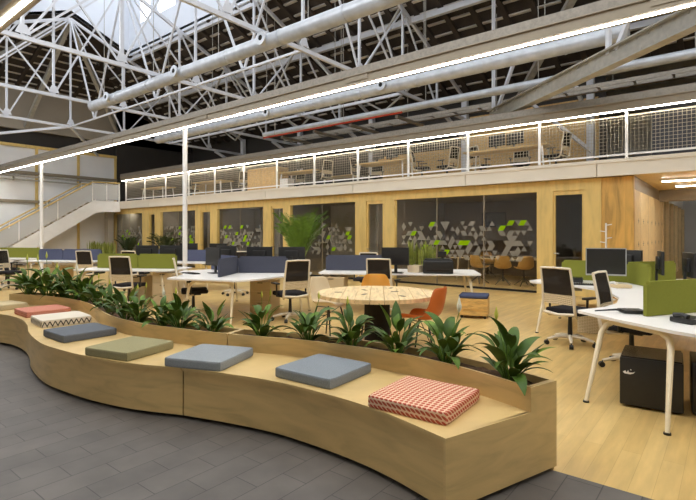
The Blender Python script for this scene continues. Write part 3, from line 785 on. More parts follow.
# cushions
def cushion(name, c, rz_, mat, label, s=0.535, sy=None, h=0.072):
    bm = B(); sy = sy or s
    t = B(); box(t, -s/2,-sy/2,-h/2,s/2,sy/2,h/2)
    bmesh.ops.subdivide_edges(t, edges=list(t.edges), cuts=7, use_grid_fill=True)
    for v in t.verts:
        u, w = v.co.x/(s/2), v.co.y/(sy/2)
        if v.co.z > h*0.3: v.co.z += 0.012*(1-u*u)*(1-w*w)
        k = abs(u)**8; k2 = abs(w)**8
        if v.co.z > h*0.4 or v.co.z < -h*0.4: v.co.x *= 1-0.02*k; v.co.y *= 1-0.02*k2
        if k*k2 > 0.5: v.co.x *= 0.975; v.co.y *= 0.975
        if v.co.z < -h*0.4: v.co.z = -h/2
    merge(bm, t)
    o = obj(name, bm, mat, None, 50, (c[0], c[1], SZ+h/2+0.001)); o.rotation_euler = (0,0,math.radians(rz_))
    tag(o, label, 'cushion', 'seat cushions along the bench')
cushion('seat_cushion', (-1.53,2.70), 3, 'c_red', 'coral and cream dotted square cushion at the right end of the bench')
cushion('seat_cushion', (-2.45,2.77), 3, 'c_grey', 'plain grey-blue cushion next to the coral dotted one')
cushion('seat_cushion', (-3.47,2.47), 21, 'c_sky', 'pale blue-grey cushion lying across from the bench seam')
cushion('seat_cushion', (-4.31,2.2), 14, 'c_olive', 'olive green square cushion in the middle of the bench')
cushion('seat_cushion', (-5.42,2.22), 0, 'c_slate', 'dark slate blue cushion between the olive and zigzag cushions')
cushion('seat_cushion', (-6.4,2.4), -6, 'c_zig', 'cream cushion with black zigzag pattern on its side', h=0.085)
cushion('seat_cushion', (-7.33,2.52), -2, 'c_pink', 'salmon pink patterned cushion on the far part of the bench')
cushion('seat_cushion', (-8.3,2.33), 6, 'c_beige', 'plain beige cushion farthest left on the bench', s=0.54, sy=0.46)

# ------------------------------------------------------------------ plants
def blade(bm, base, az, lean, pet, length, width, droop, twist=0.0, fold=0.25):
    """one leaf: thin stalk, then a folded pointed blade bending outward"""
    d = Vector((math.cos(az), math.sin(az), 0)); sd = Vector((-d.y, d.x, 0))
    p = Vector(base); ang = lean; pts = [p.copy()]
    for k in range(3):
        p = p + (d*math.sin(ang) + Vector((0,0,1))*math.cos(ang))*(pet/3); ang += 0.08; pts.append(p.copy())
    tube(bm, pts, [0.005,0.0045,0.004,0.0035], 4, False)
    n = 7; L, Mi, R = [], [], []
    for k in range(n+1):
        t = k/n
        w = width*0.5*(math.sin(PI*min(1, t**0.8*0.98+0.02))**0.8)*(1-0.25*t) + 0.0015
        up = (Vector((0,0,1))*math.sin(ang) - d*math.cos(ang))
        sid = (sd*math.cos(twist) + up*math.sin(twist))
        Mi.append(bm.verts.new(p)); L.append(bm.verts.new(p + sid*w + up*w*fold)); R.append(bm.verts.new(p - sid*w + up*w*fold))
        p = p + (d*math.sin(ang) + Vector((0,0,1))*math.cos(ang))*(length/n); ang += droop/n
    for k in range(n):
        bm.faces.new((L[k],L[k+1],Mi[k+1],Mi[k])); bm.faces.new((Mi[k],Mi[k+1],R[k+1],R[k]))
def lily(seed, nflower=0, buds=0):
    r = random.Random(seed)
    t = thing('peace_lily', 'x', 'plant')
    b1, b2 = B(), B()
    n = 26
    for k in range(n):
        f = k/n; az = k*2.4+r.uniform(-0.4,0.4)
        lean = 0.02+0.58*f+r.uniform(-0.12,0.12)
        L = r.uniform(0.15,0.25)
        blade(b1 if r.random() < 0.72 else b2, (0.025*math.cos(az),0.025*math.sin(az),-0.01), az, lean, r.uniform(0.07,0.26)*(1.1-0.55*f), L, L*r.uniform(0.30,0.42), r.uniform(0.3,1.9), r.uniform(-0.4,0.4))
    obj('foliage', b1, 'leaf', t, 60); obj('young_foliage', b2, 'leaf2', t, 60)
    for k in range(nflower+buds):
        az = r.uniform(0, 2*PI); h = r.uniform(0.36,0.46)
        bm = B(); tip = (0.1*math.cos(az),0.1*math.sin(az),h)
        tube(bm, [(0,0,0),(0.05*math.cos(az),0.05*math.sin(az),h*0.6),tip], 0.003, 5); st = obj('flower_stalk', bm, 'leaf2', t)
        bm = B(); s = 1.0 if k < nflower else 0.6
        lathe(bm, [(0.003,0),(0.018*s,0.03*s),(0.02*s,0.055*s),(0.011*s,0.09*s),(0.001,0.13*s)], 8, tip); obj('spathe', bm, 'spathe' if k < nflower else 'bud', st, 60)
    return Proto(t)
LV = [lily(1, 0, 1), lily(2, 0, 2), lily(3, 1, 0), lily(4, 0, 1), lily(5)]
spots = [(508,1.1,0),(448,0.95,2),(396,1.02,4),(352,0.95,0),(306,0.98,3),(262,0.92,1),(215,0.82,4),(183,0.98,0),(160,0.8,2),(139,0.9,1),(126,0.98,4),(110,0.9,0),(97,0.95,3),(84,1.05,2),(72,1.2,4),(62,1.2,0),(48,1.4,1),(30,1.4,3)]
rim = RIMS[1]+RIMS[0]
def pxof(p): d = FW[0]*p.x+FW[1]*p.y; return CXP+FPX*(RT[0]*p.x+RT[1]*p.y)/d
for k, (px, s, v) in enumerate(spots):
    q = min(rim, key=lambda p: abs(pxof(p)-px))
    LV[v].put((q.x, q.y, BZ-0.05), random.uniform(0, 6.28), f'dark green peace lily in the bench planter, {ORD[k]} clump from the right end', 'peace lilies in the bench planter', s)

def palm(label, loc, h, n, spread, mat, seed, pot='pot_grey', potr=0.24, poth=0.4):
    r = random.Random(seed); t = thing('areca_palm', label, 'plant', loc)
    bm = B(); lathe(bm, [(potr*0.75,0),(potr,poth),(potr*0.9,poth),(potr*0.88,poth-0.05)], 20); obj('pot', bm, pot, t, 40)
    bm = B(); bl = B()
    for k in range(n):
        az = k*2.4+r.uniform(-0.3,0.3); f = k/n
        d = Vector((math.cos(az), math.sin(az), 0)); sd = Vector((-d.y,d.x,0))
        p = Vector((0.06*math.cos(az),0.06*math.sin(az),poth-0.06)); ang = 0.04+0.24*f; H = h*r.uniform(0.8,1.0)-poth
        L = H*(1.15-0.1*f); pts = []
        for j in range(15):
            pts.append((p.copy(), ang)); p = p+(d*math.sin(ang)+Vector((0,0,1))*math.cos(ang))*(L/14); ang += spread*(j/14)*0.16+0.01
        tube(bm, [q[0] for q in pts], [0.012-0.0007*j for j in range(15)], 5)
        for j in range(5, 15):
            for sub in (0, 0.5):
                q, a = pts[j]
                if sub and j < 14: q = q.lerp(pts[j+1][0], 0.5)
                tdir = d*math.sin(a)+Vector((0,0,1))*math.cos(a); upn = Vector((0,0,1))*math.sin(a)-d*math.cos(a)
                ll = 0.42*math.sin(PI*(0.22+0.72*(j-5)/10))*h/2.2
                for s in (-1, 1):
                    v = (sd*s*0.8+tdir*0.6+upn*r.uniform(-0.05,0.3)).normalized()
                    m_ = q+v*ll*0.5+Vector((0,0,0.01)); e = q+v*ll+Vector((0,0,-0.1*ll))
                    wv = tdir*0.013*h/2.2
                    a1 = bl.verts.new(q); a2 = bl.verts.new(m_+wv); a3 = bl.verts.new(e); a4 = bl.verts.new(m_-wv)
                    bl.faces.new((a1,a2,a3)); bl.faces.new((a1,a3,a4))
    obj('stems', bm, mat, t, 60); obj('fronds', bl, mat, t)
palm('tall bright green palm standing before the glazed offices', (fx(300,11.2), 11.2, 0), 2.3, 24, 0.62, 'palm', 5)
palm('dark palm behind the blue desk at the far window', (fx(165,11.6), 11.6, 0), 1.7, 14, 1.2, 'palm_dark', 8)
palm('bushy dark plant standing before the far left offices', (fx(128.5,11.5), 11.5, 0), 1.45, 16, 0.7, 'palm_dark', 12, potr=0.2)
def snake(label, loc, w, d, h, n, seed, pw, ph, mat='snake', potm='pot', kind='snake_plant'):
    r = random.Random(seed); t = thing(kind, label, 'plant', loc)
    bm = B(); cbox(bm, (0,0,ph/2), (pw,d,ph), 0, 0.01); obj('pot', bm, potm, t)
    bm = B()
    for k in range(n):
        x = r.uniform(-w/2,w/2); y = r.uniform(-d*0.35,d*0.35); H = h*r.uniform(0.65,1.0); az = r.uniform(0,PI)
        dx, dy = r.uniform(-0.1,0.1)*h, r.uniform(-0.1,0.1)*h; ww = 0.034*max(0.6,h/0.5)
        prev = None
        for j in range(5):
            tt = j/4; wj = ww*(1-tt**3)*(0.7+0.5*tt)+0.001
            c = Vector((x+dx*tt, y+dy*tt, ph-0.02+H*tt)); o = Vector((math.cos(az+tt*0.5), math.sin(az+tt*0.5),0))*wj
            cur = (bm.verts.new(c+o), bm.verts.new(c-o))
            if prev: bm.faces.new((prev[0],prev[1],cur[1],cur[0]))
            prev = cur
    obj('foliage', bm, mat, t, 60)
snake('long planter of grassy yellow-green plants beyond the left desks', (fx(102,10.4), 10.4, 0), 2.6, 0.4, 0.62, 90, 3, 2.8, 0.6, 'snake', 'pot_grey', 'planter_trough')

# ------------------------------------------------------------------ office chairs
def office_chair():
    t = thing('office_chair', 'x', 'chair')
    bm = B(); cbox(bm, (0,0.02,0.465), (0.47,0.46,0.075), 0, 0.03, 3); obj('seat', bm, 'chair_seat', t, 50)
    bm = B()
    for s in (-1,1):
        tube(bm, [(s*0.1,0.0,0.40),(s*0.2,-0.17,0.40),(s*0.228,-0.245,0.45),(s*0.228,-0.265,0.56),(s*0.222,-0.275,0.75),(s*0.212,-0.335,1.05)], [0.017,0.018,0.019,0.018,0.017,0.015], 8)
    tube(bm, [(-0.212,-0.335,1.05),(0,-0.35,1.055),(0.212,-0.335,1.05)], 0.015, 8)
    tube(bm, [(-0.228,-0.245,0.45),(0,-0.27,0.43),(0.228,-0.245,0.45)], 0.02, 8)
    obj('back_frame', bm, 'chair_frame', t, 50)
    def sheet(prof, w, th):
        bm = B(); rows = []
        for y, z in prof: rows.append([bm.verts.new((x*w, y-0.02*(1-abs(x)*2)**1, z)) for x in (-0.5,-0.25,0,0.25,0.5)])
        rows2 = [[bm.verts.new((v.co.x, v.co.y+th, v.co.z)) for v in r] for r in rows]
        for R in (rows, rows2):
            for a, b in zip(R, R[1:]):
                for k in range(4): bm.faces.new((a[k],a[k+1],b[k+1],b[k]))
        return bm
    obj('back_mesh', sheet([(-0.275,0.70),(-0.292,0.85),(-0.335,1.05)], 0.42, 0.006), 'chair_mesh', t, 50)
    obj('lumbar_panel', sheet([(-0.262,0.57),(-0.266,0.64),(-0.275,0.70)], 0.44, 0.01), 'lumbar', t, 50)
    bm = B(); tube(bm, [(0,0,0.11),(0,0,0.42)], [0.032,0.022], 12); obj('gas_column', bm, 'black', t, 50)
    bm = B(); cbox(bm, (0,0,0.41), (0.2,0.26,0.04), 0, 0.01); obj('tilt_mechanism', bm, 'black', t)
    bm = B(); lathe(bm, [(0.045,0.08),(0.045,0.13)], 14)
    for k in range(5):
        a = 2*PI*k/5+0.3; tube(bm, [(0.03*math.cos(a),0.03*math.sin(a),0.115),(0.17*math.cos(a),0.17*math.sin(a),0.105),(0.30*math.cos(a),0.30*math.sin(a),0.075)], [0.028,0.024,0.016], 8)
    sb = obj('star_base', bm, 'chair_frame', t, 50)
    for k in range(5):
        a = 2*PI*k/5+0.3; c = (0.31*math.cos(a),0.31*math.sin(a),0.03); q = (-math.sin(a)*0.024, math.cos(a)*0.024)
        bm = B(); tube(bm, [(c[0]-q[0],c[1]-q[1],0.031),(c[0]+q[0],c[1]+q[1],0.031)], 0.031, 12); tube(bm, [(c[0],c[1],0.03),(c[0]*0.97,c[1]*0.97,0.075)], 0.008, 6); obj('caster', bm, 'black', sb, 50)
    for s in (-1,1):
        bm = B(); tube(bm, [(s*0.16,-0.05,0.42),(s*0.27,-0.05,0.44),(s*0.275,-0.05,0.64)], 0.016, 8); ar = obj('armrest', bm, 'black', t, 50)
        bm = B(); cbox(bm, (s*0.275,0.0,0.655), (0.075,0.24,0.028), 0, 0.01); obj('arm_pad', bm, 'black', ar, 50)
    return Proto(t)
OC = office_chair()
def chair(x, y, fdir, label, group, z=0):
    OC.put((x,y,z), math.atan2(fdir[1], fdir[0])-PI/2, label, group)
g = 'office chairs at the desks'
chair(-1.72, 6.98, (0.32,0.95), 'cream-framed office chair with its back to the camera at the right-hand desk', g)
chair(-0.88, 6.18, (1.0,-0.12), 'office chair tucked behind the front right white desk, dark back turned sideways', g)
chair(-6.02, 5.92, (-0.93,0.35), 'office chair at the right tip of the slate-screened desk, turned left', g)
chair(-5.05, 7.35, (-0.35,0.93), 'office chair in front of the black monitor behind the round table', g)
chair(-9.55, 4.85, (-0.5,0.86), 'office chair seen from behind at the green-screened middle desk', g)
chair(-7.69, 5.1, (0.53,0.85), 'office chair seen edge-on between the green and slate screened desks', g)
chair(-13.45, 5.8, (-0.5,0.86), 'office chair seen from behind in front of the blue-screened left desk', g)
chair(-16.75, 4.8, (-0.35,0.93), 'office chair cut off by the left edge of the view', g)
chair(-15.35, 4.45, (0.8,0.3), 'office chair seen from the side near the left desk end', g)
chair(-9.6, 7.55, (0.3,-0.95), 'office chair beyond the slate screens, beside the post', g)
chair(-6.6, 8.9, (0.4,-0.9), 'office chair on the far side of the long desk with the printer', g)
chair(-12.4, 6.5, (-0.4,0.9), 'office chair at the far blue-screened desk, before its near side', g)

# shell chairs
def shell_chair(name, mat, base='wire'):
    t = thing(name, 'x', 'chair')
    prof = [(0.23,0.44),(0.16,0.455),(0.0,0.44),(-0.12,0.445),(-0.19,0.50),(-0.225,0.60),(-0.25,0.72),(-0.265,0.81)]
    wd = [0.40,0.44,0.47,0.47,0.46,0.44,0.40,0.30]
    bm = B(); rows = []
    for (y, z), w in zip(prof, wd):
        rows.append([bm.verts.new((u*w/2, y+ (0.09*u*u if z > 0.48 else 0.0), z+(0.07*u**4 if z < 0.52 else 0.0))) for u in (-1,-0.66,-0.33,0,0.33,0.66,1)])
    for a, b in zip(rows, rows[1:]):
        for k in range(6): bm.faces.new((a[k],a[k+1],b[k+1],b[k]))
    o = obj('shell', bm, mat, t, 80)
    so = o.modifiers.new('thick', 'SOLIDIFY'); so.thickness = 0.012; so.offset = 0
    sb = o.modifiers.new('smooth', 'SUBSURF'); sb.levels = 1; sb.render_levels = 2
    if base == 'wire':
        for sx in (-1,1):
            for sy in (-1,1):
                bm = B(); tube(bm, [(sx*0.12,sy*0.1,0.43),(sx*0.2,sy*0.2-0.01,0.0)], [0.011,0.009], 8); obj('leg', bm, 'black', t, 50)
        bm = B()
        for s in (-1,1):
            tube(bm, [(s*0.12,0.1,0.42),(-s*0.17,-0.15,0.2)], 0.005, 6); tube(bm, [(s*0.12,0.1,0.43),(s*0.12,-0.1,0.43)], 0.006, 6)
            tube(bm, [(-0.15,s*0.14,0.28),(0.15,s*0.14,0.28)], 0.005, 6)
        obj('wire_brace', bm, 'black', t, 50)
    else:
        bm = B(); tube(bm, [(0,0,0.1),(0,0,0.44)], 0.022, 10)
        for k in range(4):
            a = PI/4+k*PI/2; tube(bm, [(0,0,0.22),(0.27*math.cos(a),0.27*math.sin(a),0.012)], [0.018,0.011], 8)
        obj('star_base', bm, 'black', t, 50)
    return Proto(t)
def yaw(d): return math.atan2(d[1], d[0])-PI/2
TB = Vector((-3.72,5.28))
def put_shell(P, x, y, label, to=TB, group=None):
    P.put((x,y,0), yaw((to.x-x, to.y-y)), label, group, 1.08)
T1 = shell_chair('shell_chair', 'terracotta')
put_shell(T1, -2.92, 5.12, 'terracotta shell chair on dark wire legs at the right of the round table', Vector((-3.75,5.0)))
put_shell(shell_chair('shell_chair', 'lit_terracotta'), -4.25, 6.0, 'lit-toned terracotta shell chair behind the round table')
put_shell(shell_chair('shell_chair', 'cream_shell'), -4.55, 5.25, 'cream shell chair at the left of the round table')
OS = shell_chair('meeting_chair', 'oak_shell', 'star')
mt = Vector((fx(505,15.0), 15.0))
for px, yy, lab in ((479,13.9,'oak shell chair behind the glass, leftmost at the meeting table'),(503,13.95,'oak shell chair behind the glass, second from the left at the meeting table'),(524,14.0,'oak shell chair behind the glass, nearest the door at the meeting table'),(488,16.2,'oak shell chair behind the glass on the far side of the meeting table')):
    put_shell(OS, fx(px,yy), yy, lab, mt, 'meeting room chairs')
t = thing('meeting_table', 'meeting table behind the large patterned glass', 'table', (mt.x, mt.y, 0))
bm = B(); cbox(bm, (0,0,0.735), (3.2,1.1,0.03), 0, 0.008); obj('table_top', bm, 'cream', t)
for sx in (-1,1):
    for sy in (-1,1): bm = B(); tube(bm, [(sx*1.4,sy*0.4,0.72),(sx*1.45,sy*0.45,0)], [0.03,0.02], 10); obj('leg', bm, 'desk_leg', t, 50)
def room_screen(px, y, w, h, z, label, mat='screen'):
    x = fx(px, y); bm = B(); box(bm, x-w/2, y-0.04, z, x+w/2, y, z+h)
    return tag(obj('wall_screen', bm, mat), label, 'screen')
room_screen(494, 17.19, 0.9, 0.55, 1.75, 'dark wall screen inside the large meeting room')
room_screen(238, 17.19, 1.4, 0.8, 1.5, 'pale board on the back wall of the left office', 'grey_white')

# spool table
t = thing('spool_table', 'round cable drum table with pale timber top', 'table', (TB.x, TB.y, 0), math.radians(35))
bm = B(); n = 9; R = 0.8; w = 2*R/n
for k in range(n):
    x0, x1 = -R+k*w+0.003, -R+(k+1)*w-0.003
    xs = [x0+(x1-x0)*q/6 for q in range(7)]
    up = [(x, math.sqrt(max(0.0001, R*R-x*x))) for x in xs]
    prism(bm, [(x,-y) for x, y in up]+[(x,y) for x, y in reversed(up)], 0.67, 0.72)
obj('table_top', bm, 'spool_wood', t)
for a, r in ((0.3,0.25),(2.2,0.3),(4.1,0.28),(5.4,0.5),(1.2,0.55),(3.2,0.52)):
    bm = B(); cbox(bm, (r*math.cos(a), r*math.sin(a), 0.7205), (0.10,0.045,0.004), a); obj('knot_inlay', bm, 'slot', t)
bm = B(); lathe(bm, [(0.17,0.05),(0.17,0.67)], 20); obj('drum_core', bm, 'gap', t, 40)
bm = B(); lathe(bm, [(0.42,0.0),(0.42,0.05)], 28); obj('drum_base', bm, 'spool_wood', t, 40)

# ------------------------------------------------------------------ desks
DZ = 0.75
def round_poly(P, r=0.1, seg=5):
    out = []; n = len(P)
    for i in range(n):
        a, b, c = Vector(P[i-1]), Vector(P[i]), Vector(P[(i+1)%n])
        u, v = (a-b), (c-b); k = min(r, u.length*0.45, v.length*0.45); u.normalize(); v.normalize()
        p0, p1 = b+u*k, b+v*k
        for s in range(seg+1):
            t = s/seg; q = p0*(1-t)**2+b*2*t*(1-t)+p1*t*t; out.append((q.x,q.y))
    return out
def top_part(t, poly, r=0.1):
    bm = B(); prism(bm, round_poly(poly, r), DZ-0.026, DZ); obj('desktop', bm, 'desk_top', t)
    cx = sum(p[0] for p in poly)/len(poly); cy = sum(p[1] for p in poly)/len(poly)
def leg_frame(t, a, b, fa, fb):
    """two tapered splayed legs under a curved cross rail; a, b top points, fa, fb feet"""
    a, b = Vector(a), Vector(b); d = (b-a).normalized(); zt = DZ-0.05
    for p, f, s in ((a,fa,1),(b,fb,-1)):
        bm = B(); q = p+d*s*0.10
        tube(bm, [(f[0],f[1],0.012),(p.x+(f[0]-p.x)*0.18,p.y+(f[1]-p.y)*0.18,zt-0.11),(p.x+d.x*s*0.02,p.y+d.y*s*0.02,zt-0.045),(q.x,q.y,zt)], [0.016,0.026,0.028,0.024], 10); lg = obj('leg', bm, 'desk_leg', t, 50)
        bm = B(); lathe(bm, [(0.026,0),(0.026,0.014)], 12, (f[0],f[1],0)); obj('foot', bm, 'black', lg)
    bm = B(); bar(bm, (a.x+d.x*0.09,a.y+d.y*0.09,zt), (b.x-d.x*0.09,b.y-d.y*0.09,zt), 0.045, 0.05); obj('cross_rail', bm, 'desk_leg', t)
def screen_part(t, a, b, mat, z0=DZ+0.004, z1=1.07):
    a, b = Vector(a), Vector(b); m_ = (a+b)/2; L = (b-a).length; ang = math.atan2((b-a).y,(b-a).x)
    bm = B(); s = B(); box(s, -L/2,-0.018,z0,L/2,0.018,z1)
    ed = [e for e in s.edges if abs(e.verts[0].co.x-e.verts[1].co.x) < 1e-6 and abs(e.verts[0].co.z-e.verts[1].co.z) < 1e-6 and e.verts[0].co.z > z1-0.01]
    bmesh.ops.bevel(s, geom=ed, offset=0.035, segments=4, affect='EDGES')
    s.transform(Matrix.Translation((m_.x,m_.y,0)) @ Matrix.Rotation(ang,4,'Z')); merge(bm, s)
    obj('privacy_screen', bm, mat, t, 40)
def straight_desk(label, A, Bp, w0, w1, mat, scr, legs_in=0.12):
    """double desk along A->B; w0 toward the camera side (right of travel), w1 beyond"""
    A, Bp = Vector(A), Vector(Bp); d = (Bp-A).normalized(); n = Vector((-d.y,d.x))
    t = thing('desk', label, 'desk', (0,0,0))
    top_part(t, [tuple(A-n*w0), tuple(Bp-n*w0), tuple(Bp+n*w1), tuple(A+n*w1)], 0.16)
    for e, s in ((A,1),(Bp,-1)):
        p = e+d*s*(legs_in+0.1)
        a, b = p-n*(w0-0.12), p+n*(w1-0.12)
        fa, fb = a-n*0.06-d*s*0.1, b+n*0.06-d*s*0.1
        leg_frame(t, a, b, fa, fb)
    for a, b in scr: screen_part(t, A+d*a, A+d*b, mat)
    return t
# right-hand cluster
t = thing('desk', 'white three-winged desk with green screens at the right', 'desk', (0,0,0))
PR = [(-1.21,5.11),(-0.78,4.78),(-0.36,4.49),(-0.10,4.40),(0.15,4.5),(0.6,5.2),(1.2,5.75),(1.6,5.9),(1.6,7.1),(0.6,7.2),(0.0,7.8),(-0.25,8.5),(-0.15,9.3),(-0.6,9.75),(-1.3,9.2),(-2.45,9.05),(-2.55,7.85),(-2.47,7.73),(-1.95,7.6),(-1.5,7.3),(-1.2,6.85),(-1.04,6.4),(-0.98,5.9),(-1.03,5.5)]
top_part(t, PR, 0.06)
leg_frame(t, (-0.93,5.0), (-0.38,4.62), (-1.02,4.68), (-0.38,4.3))
leg_frame(t, (-2.26,7.78), (-2.3,8.95), (-2.32,7.5), (-2.4,9.05))
leg_frame(t, (-0.45,9.2), (-0.95,9.25), (-0.4,9.35), (-1.0,9.35))
leg_frame(t, (1.45,6.0), (1.45,7.0), (1.5,5.95), (1.5,7.05))
screen_part(t, (-0.62,5.1), (0.05,6.2), 'green_felt')
screen_part(t, (-2.22,8.5), (-1.25,8.46), 'green_felt')
screen_part(t, (-1.25,8.46), (-0.90,7.9), 'green_felt')
screen_part(t, (-1.25,8.48), (-0.72,9.3), 'green_felt')
# slate cluster in the middle
t = thing('desk', 'white angled desk with slate screens in the middle, thin post at its back', 'desk', (0,0,0))
PL = [(-7.52,4.45),(-6.85,4.70),(-6.2,4.93),(-6.17,5.4),(-6.28,5.9),(-6.0,6.35),(-6.45,6.95),(-7.0,6.85),(-7.6,6.75),(-8.2,6.95),(-8.72,6.9),(-8.72,5.42),(-8.3,5.3),(-7.9,5.0)]
top_part(t, PL, 0.08)
leg_frame(t, (-7.25,4.75), (-6.45,5.03), (-7.28,4.62), (-6.35,4.9))
leg_frame(t, (-8.6,5.6), (-8.6,6.75), (-8.65,5.5), (-8.65,6.85))
leg_frame(t, (-6.3,6.4), (-6.5,6.78), (-6.2,6.4), (-6.48,6.9))
screen_part(t, (-6.92,5.09), (-7.46,5.91), 'slate_felt'); screen_part(t, (-7.44,5.93), (-6.68,6.5), 'slate_felt')
screen_part(t, (-7.5,5.95), (-8.6,6.15), 'blue_felt')
straight_desk('long white desk with slate screen, snake plants and printer behind the round table', (-6.6,7.44), (-3.95,9.05), 0.68, 0.62, 'slate_felt', [(0.06,1.24)])
straight_desk('white desk with olive green screens left of the slate-screened desk', (-11.15,4.72), (-9.25,5.84), 0.55, 0.6, 'green_felt', [(0.25,1.2),(1.22,2.1)])
straight_desk('white desk with blue screens near the left end', (-15.85,5.2), (-13.85,6.4), 0.6, 0.65, 'blue_felt', [(0.2,0.95),(0.97,2.15)])
straight_desk('far left white desk with green screens cut off by the view edge', (-19.0,4.6), (-16.6,5.9), 0.6, 0.65, 'green_felt', [(0.3,2.4)])
straight_desk('far white desk with blue screen before the offices', (-13.4,6.9), (-10.7,8.0), 0.6, 0.65, 'blue_felt', [(0.3,1.5),(1.52,2.6)])

# ------------------------------------------------------------------ things on and under the desks
def monitor(w=0.54, h=0.34, edge='black', zb=0.15):
    t = thing('monitor', 'x', 'monitor')
    bm = B(); cbox(bm, (0,0,zb+h/2), (w,0.035,h), 0, 0.006); cbox(bm, (0,0.03,zb+h/2), (w*0.5,0.05,h*0.55), 0, 0.015); obj('casing', bm, 'black', t, 40)
    bm = B(); box(bm, -w/2+0.014,-0.0195,zb+0.025,w/2-0.014,-0.0178,zb+h-0.014); obj('display', bm, 'screen', t)
    bm = B(); box(bm, -w/2,-0.0205,zb,w/2,-0.0178,zb+0.022); box(bm, -w/2,-0.0205,zb+h-0.012,w/2,-0.0178,zb+h)
    for q in (-1, 1): box(bm, q*w/2-0.006-q*0.006,-0.0205,zb+0.022,q*w/2+0.006-q*0.006,-0.0178,zb+h-0.012)
    bmesh.ops.remove_doubles(bm, verts=bm.verts, dist=0.0001); obj('bezel', bm, edge, t)
    bm = B(); cbox(bm, (0,0.05,0.15), (0.06,0.03,0.3), 0, 0.006); obj('stand', bm, 'black', t)
    bm = B(); cbox(bm, (0,0.03,0.008), (0.24,0.18,0.014), 0, 0.005); obj('foot', bm, 'black', t)
    return Proto(t)
MS, MB = monitor(0.54, 0.41, 'silver', 0.13), monitor()
def put_mon(P, x, y, face, label, z=DZ):
    P.put((x,y,z), math.atan2(face[1],face[0])+PI/2, label, 'desk monitors' if z < 2 else 'mezzanine monitors')
put_mon(MS, -1.48, 8.03, (0.30,-0.95), 'silver-edged monitor facing the camera at the right-hand desk')
put_mon(MB, -1.35, 8.98, (0.5,0.86), 'black monitor behind the green screen, back turned, right-hand desk')
put_mon(MB, -0.84, 8.55, (0.98,0.2), 'black monitor seen edge-on, left of two at the right-hand desk')
put_mon(MB, -0.47, 8.2, (0.95,0.3), 'black monitor at the right edge of the view')
put_mon(MB, -7.72, 5.55, (-0.15,-0.98), 'black monitor left of the slate screens, tilted toward the left')
put_mon(MB, -7.55, 6.55, (-0.5,0.85), 'black monitor with its back above the slate screens')
put_mon(MB, -6.95, 6.88, (-0.55,0.83), 'low black monitor behind the right end of the slate screens')
put_mon(MB, -8.7, 6.6, (-0.2,0.95), 'black monitor above the others beyond the slate desk')
put_mon(MB, -5.1, 7.85, (0.35,-0.93), 'black monitor on the long desk beside the snake plants')
put_mon(MB, -10.5, 5.75, (-0.5,0.86), 'black monitor behind the left part of the olive screens')
put_mon(MB, -11.9, 7.75, (0.4,-0.9), 'black monitor standing on the far blue-screened desk, facing the camera')
put_mon(MB, -11.1, 8.15, (0.4,-0.9), 'second black monitor on the far desk, beside the right timber posts')
put_mon(MB, -10.0, 6.05, (-0.5,0.86), 'black monitor behind the right part of the olive screens')
def simple(name, label, cat, parts, loc, rz_=0, group=None):
    t = thing(name, label, cat, loc, rz_, group)
    for nm, fn, mat in parts:
        bm = B(); fn(bm); obj(nm, bm, mat, t, 40)
    return t
def keyboard(loc, r, label):
    def keys(bm):
        for i in range(14):
            for j in range(5): cbox(bm, (-0.195+i*0.03,-0.052+j*0.026,0.019), (0.024,0.021,0.006))
    simple('keyboard', label, 'keyboard', [('body', lambda bm: cbox(bm,(0,0,0.009),(0.45,0.15,0.016),0,0.004), 'black'), ('keys', keys, 'screen')], loc, r)
keyboard((-1.78,7.68,DZ), 0.25, 'black keyboard before the silver-edged monitor')
keyboard((-8.0,5.25,DZ), -0.1, 'black keyboard on the slate-screened desk')
keyboard((-5.1,7.72,DZ), 0.35, 'black keyboard in front of the monitor on the long desk')
def handset(bm):
    tube(bm, [(-0.09,-0.05,0.06),(-0.09,0,0.075),(-0.09,0.07,0.06)], [0.022,0.016,0.022], 10)
def phone_body(bm): cbox(bm, (0,0,0.025), (0.22,0.2,0.045), 0, 0.012)
simple('desk_phone', 'cream desk telephone beside the green screen at the right', 'telephone', [('body', phone_body, 'cream'), ('handset', handset, 'desk_top')], (-1.22,7.62,DZ), 0.7)
simple('desk_phone', 'black telephone at the right edge behind the front green screen', 'telephone', [('body', phone_body, 'black'), ('handset', handset, 'black')], (-0.28,4.98,DZ), 1.0)
def tablet_stand(bm):
    cbox(bm, (0.1,0,0.02), (0.2,0.17,0.03), 0, 0.008)
def tablet_arm(bm): tube(bm, [(0.05,0,0.03),(-0.05,0.0,0.03),(-0.24,-0.02,0.018)], [0.012,0.01,0.006], 8)
simple('desk_gadget', 'black device with a thin arm lying on the front right desk', 'device', [('body', tablet_stand, 'black'), ('arm', tablet_arm, 'black')], (-0.83,5.2,DZ), 0.55)
# docking base under the main monitor
simple('laptop_dock', 'low black box under the silver-edged monitor', 'device', [('body', lambda bm: cbox(bm,(0,0,0.035),(0.34,0.24,0.07),0,0.006), 'black'), ('lid', lambda bm: cbox(bm,(0,0,0.074),(0.32,0.22,0.006),0,0.002), 'screen')], (-1.98,8.08,DZ), 0.2)
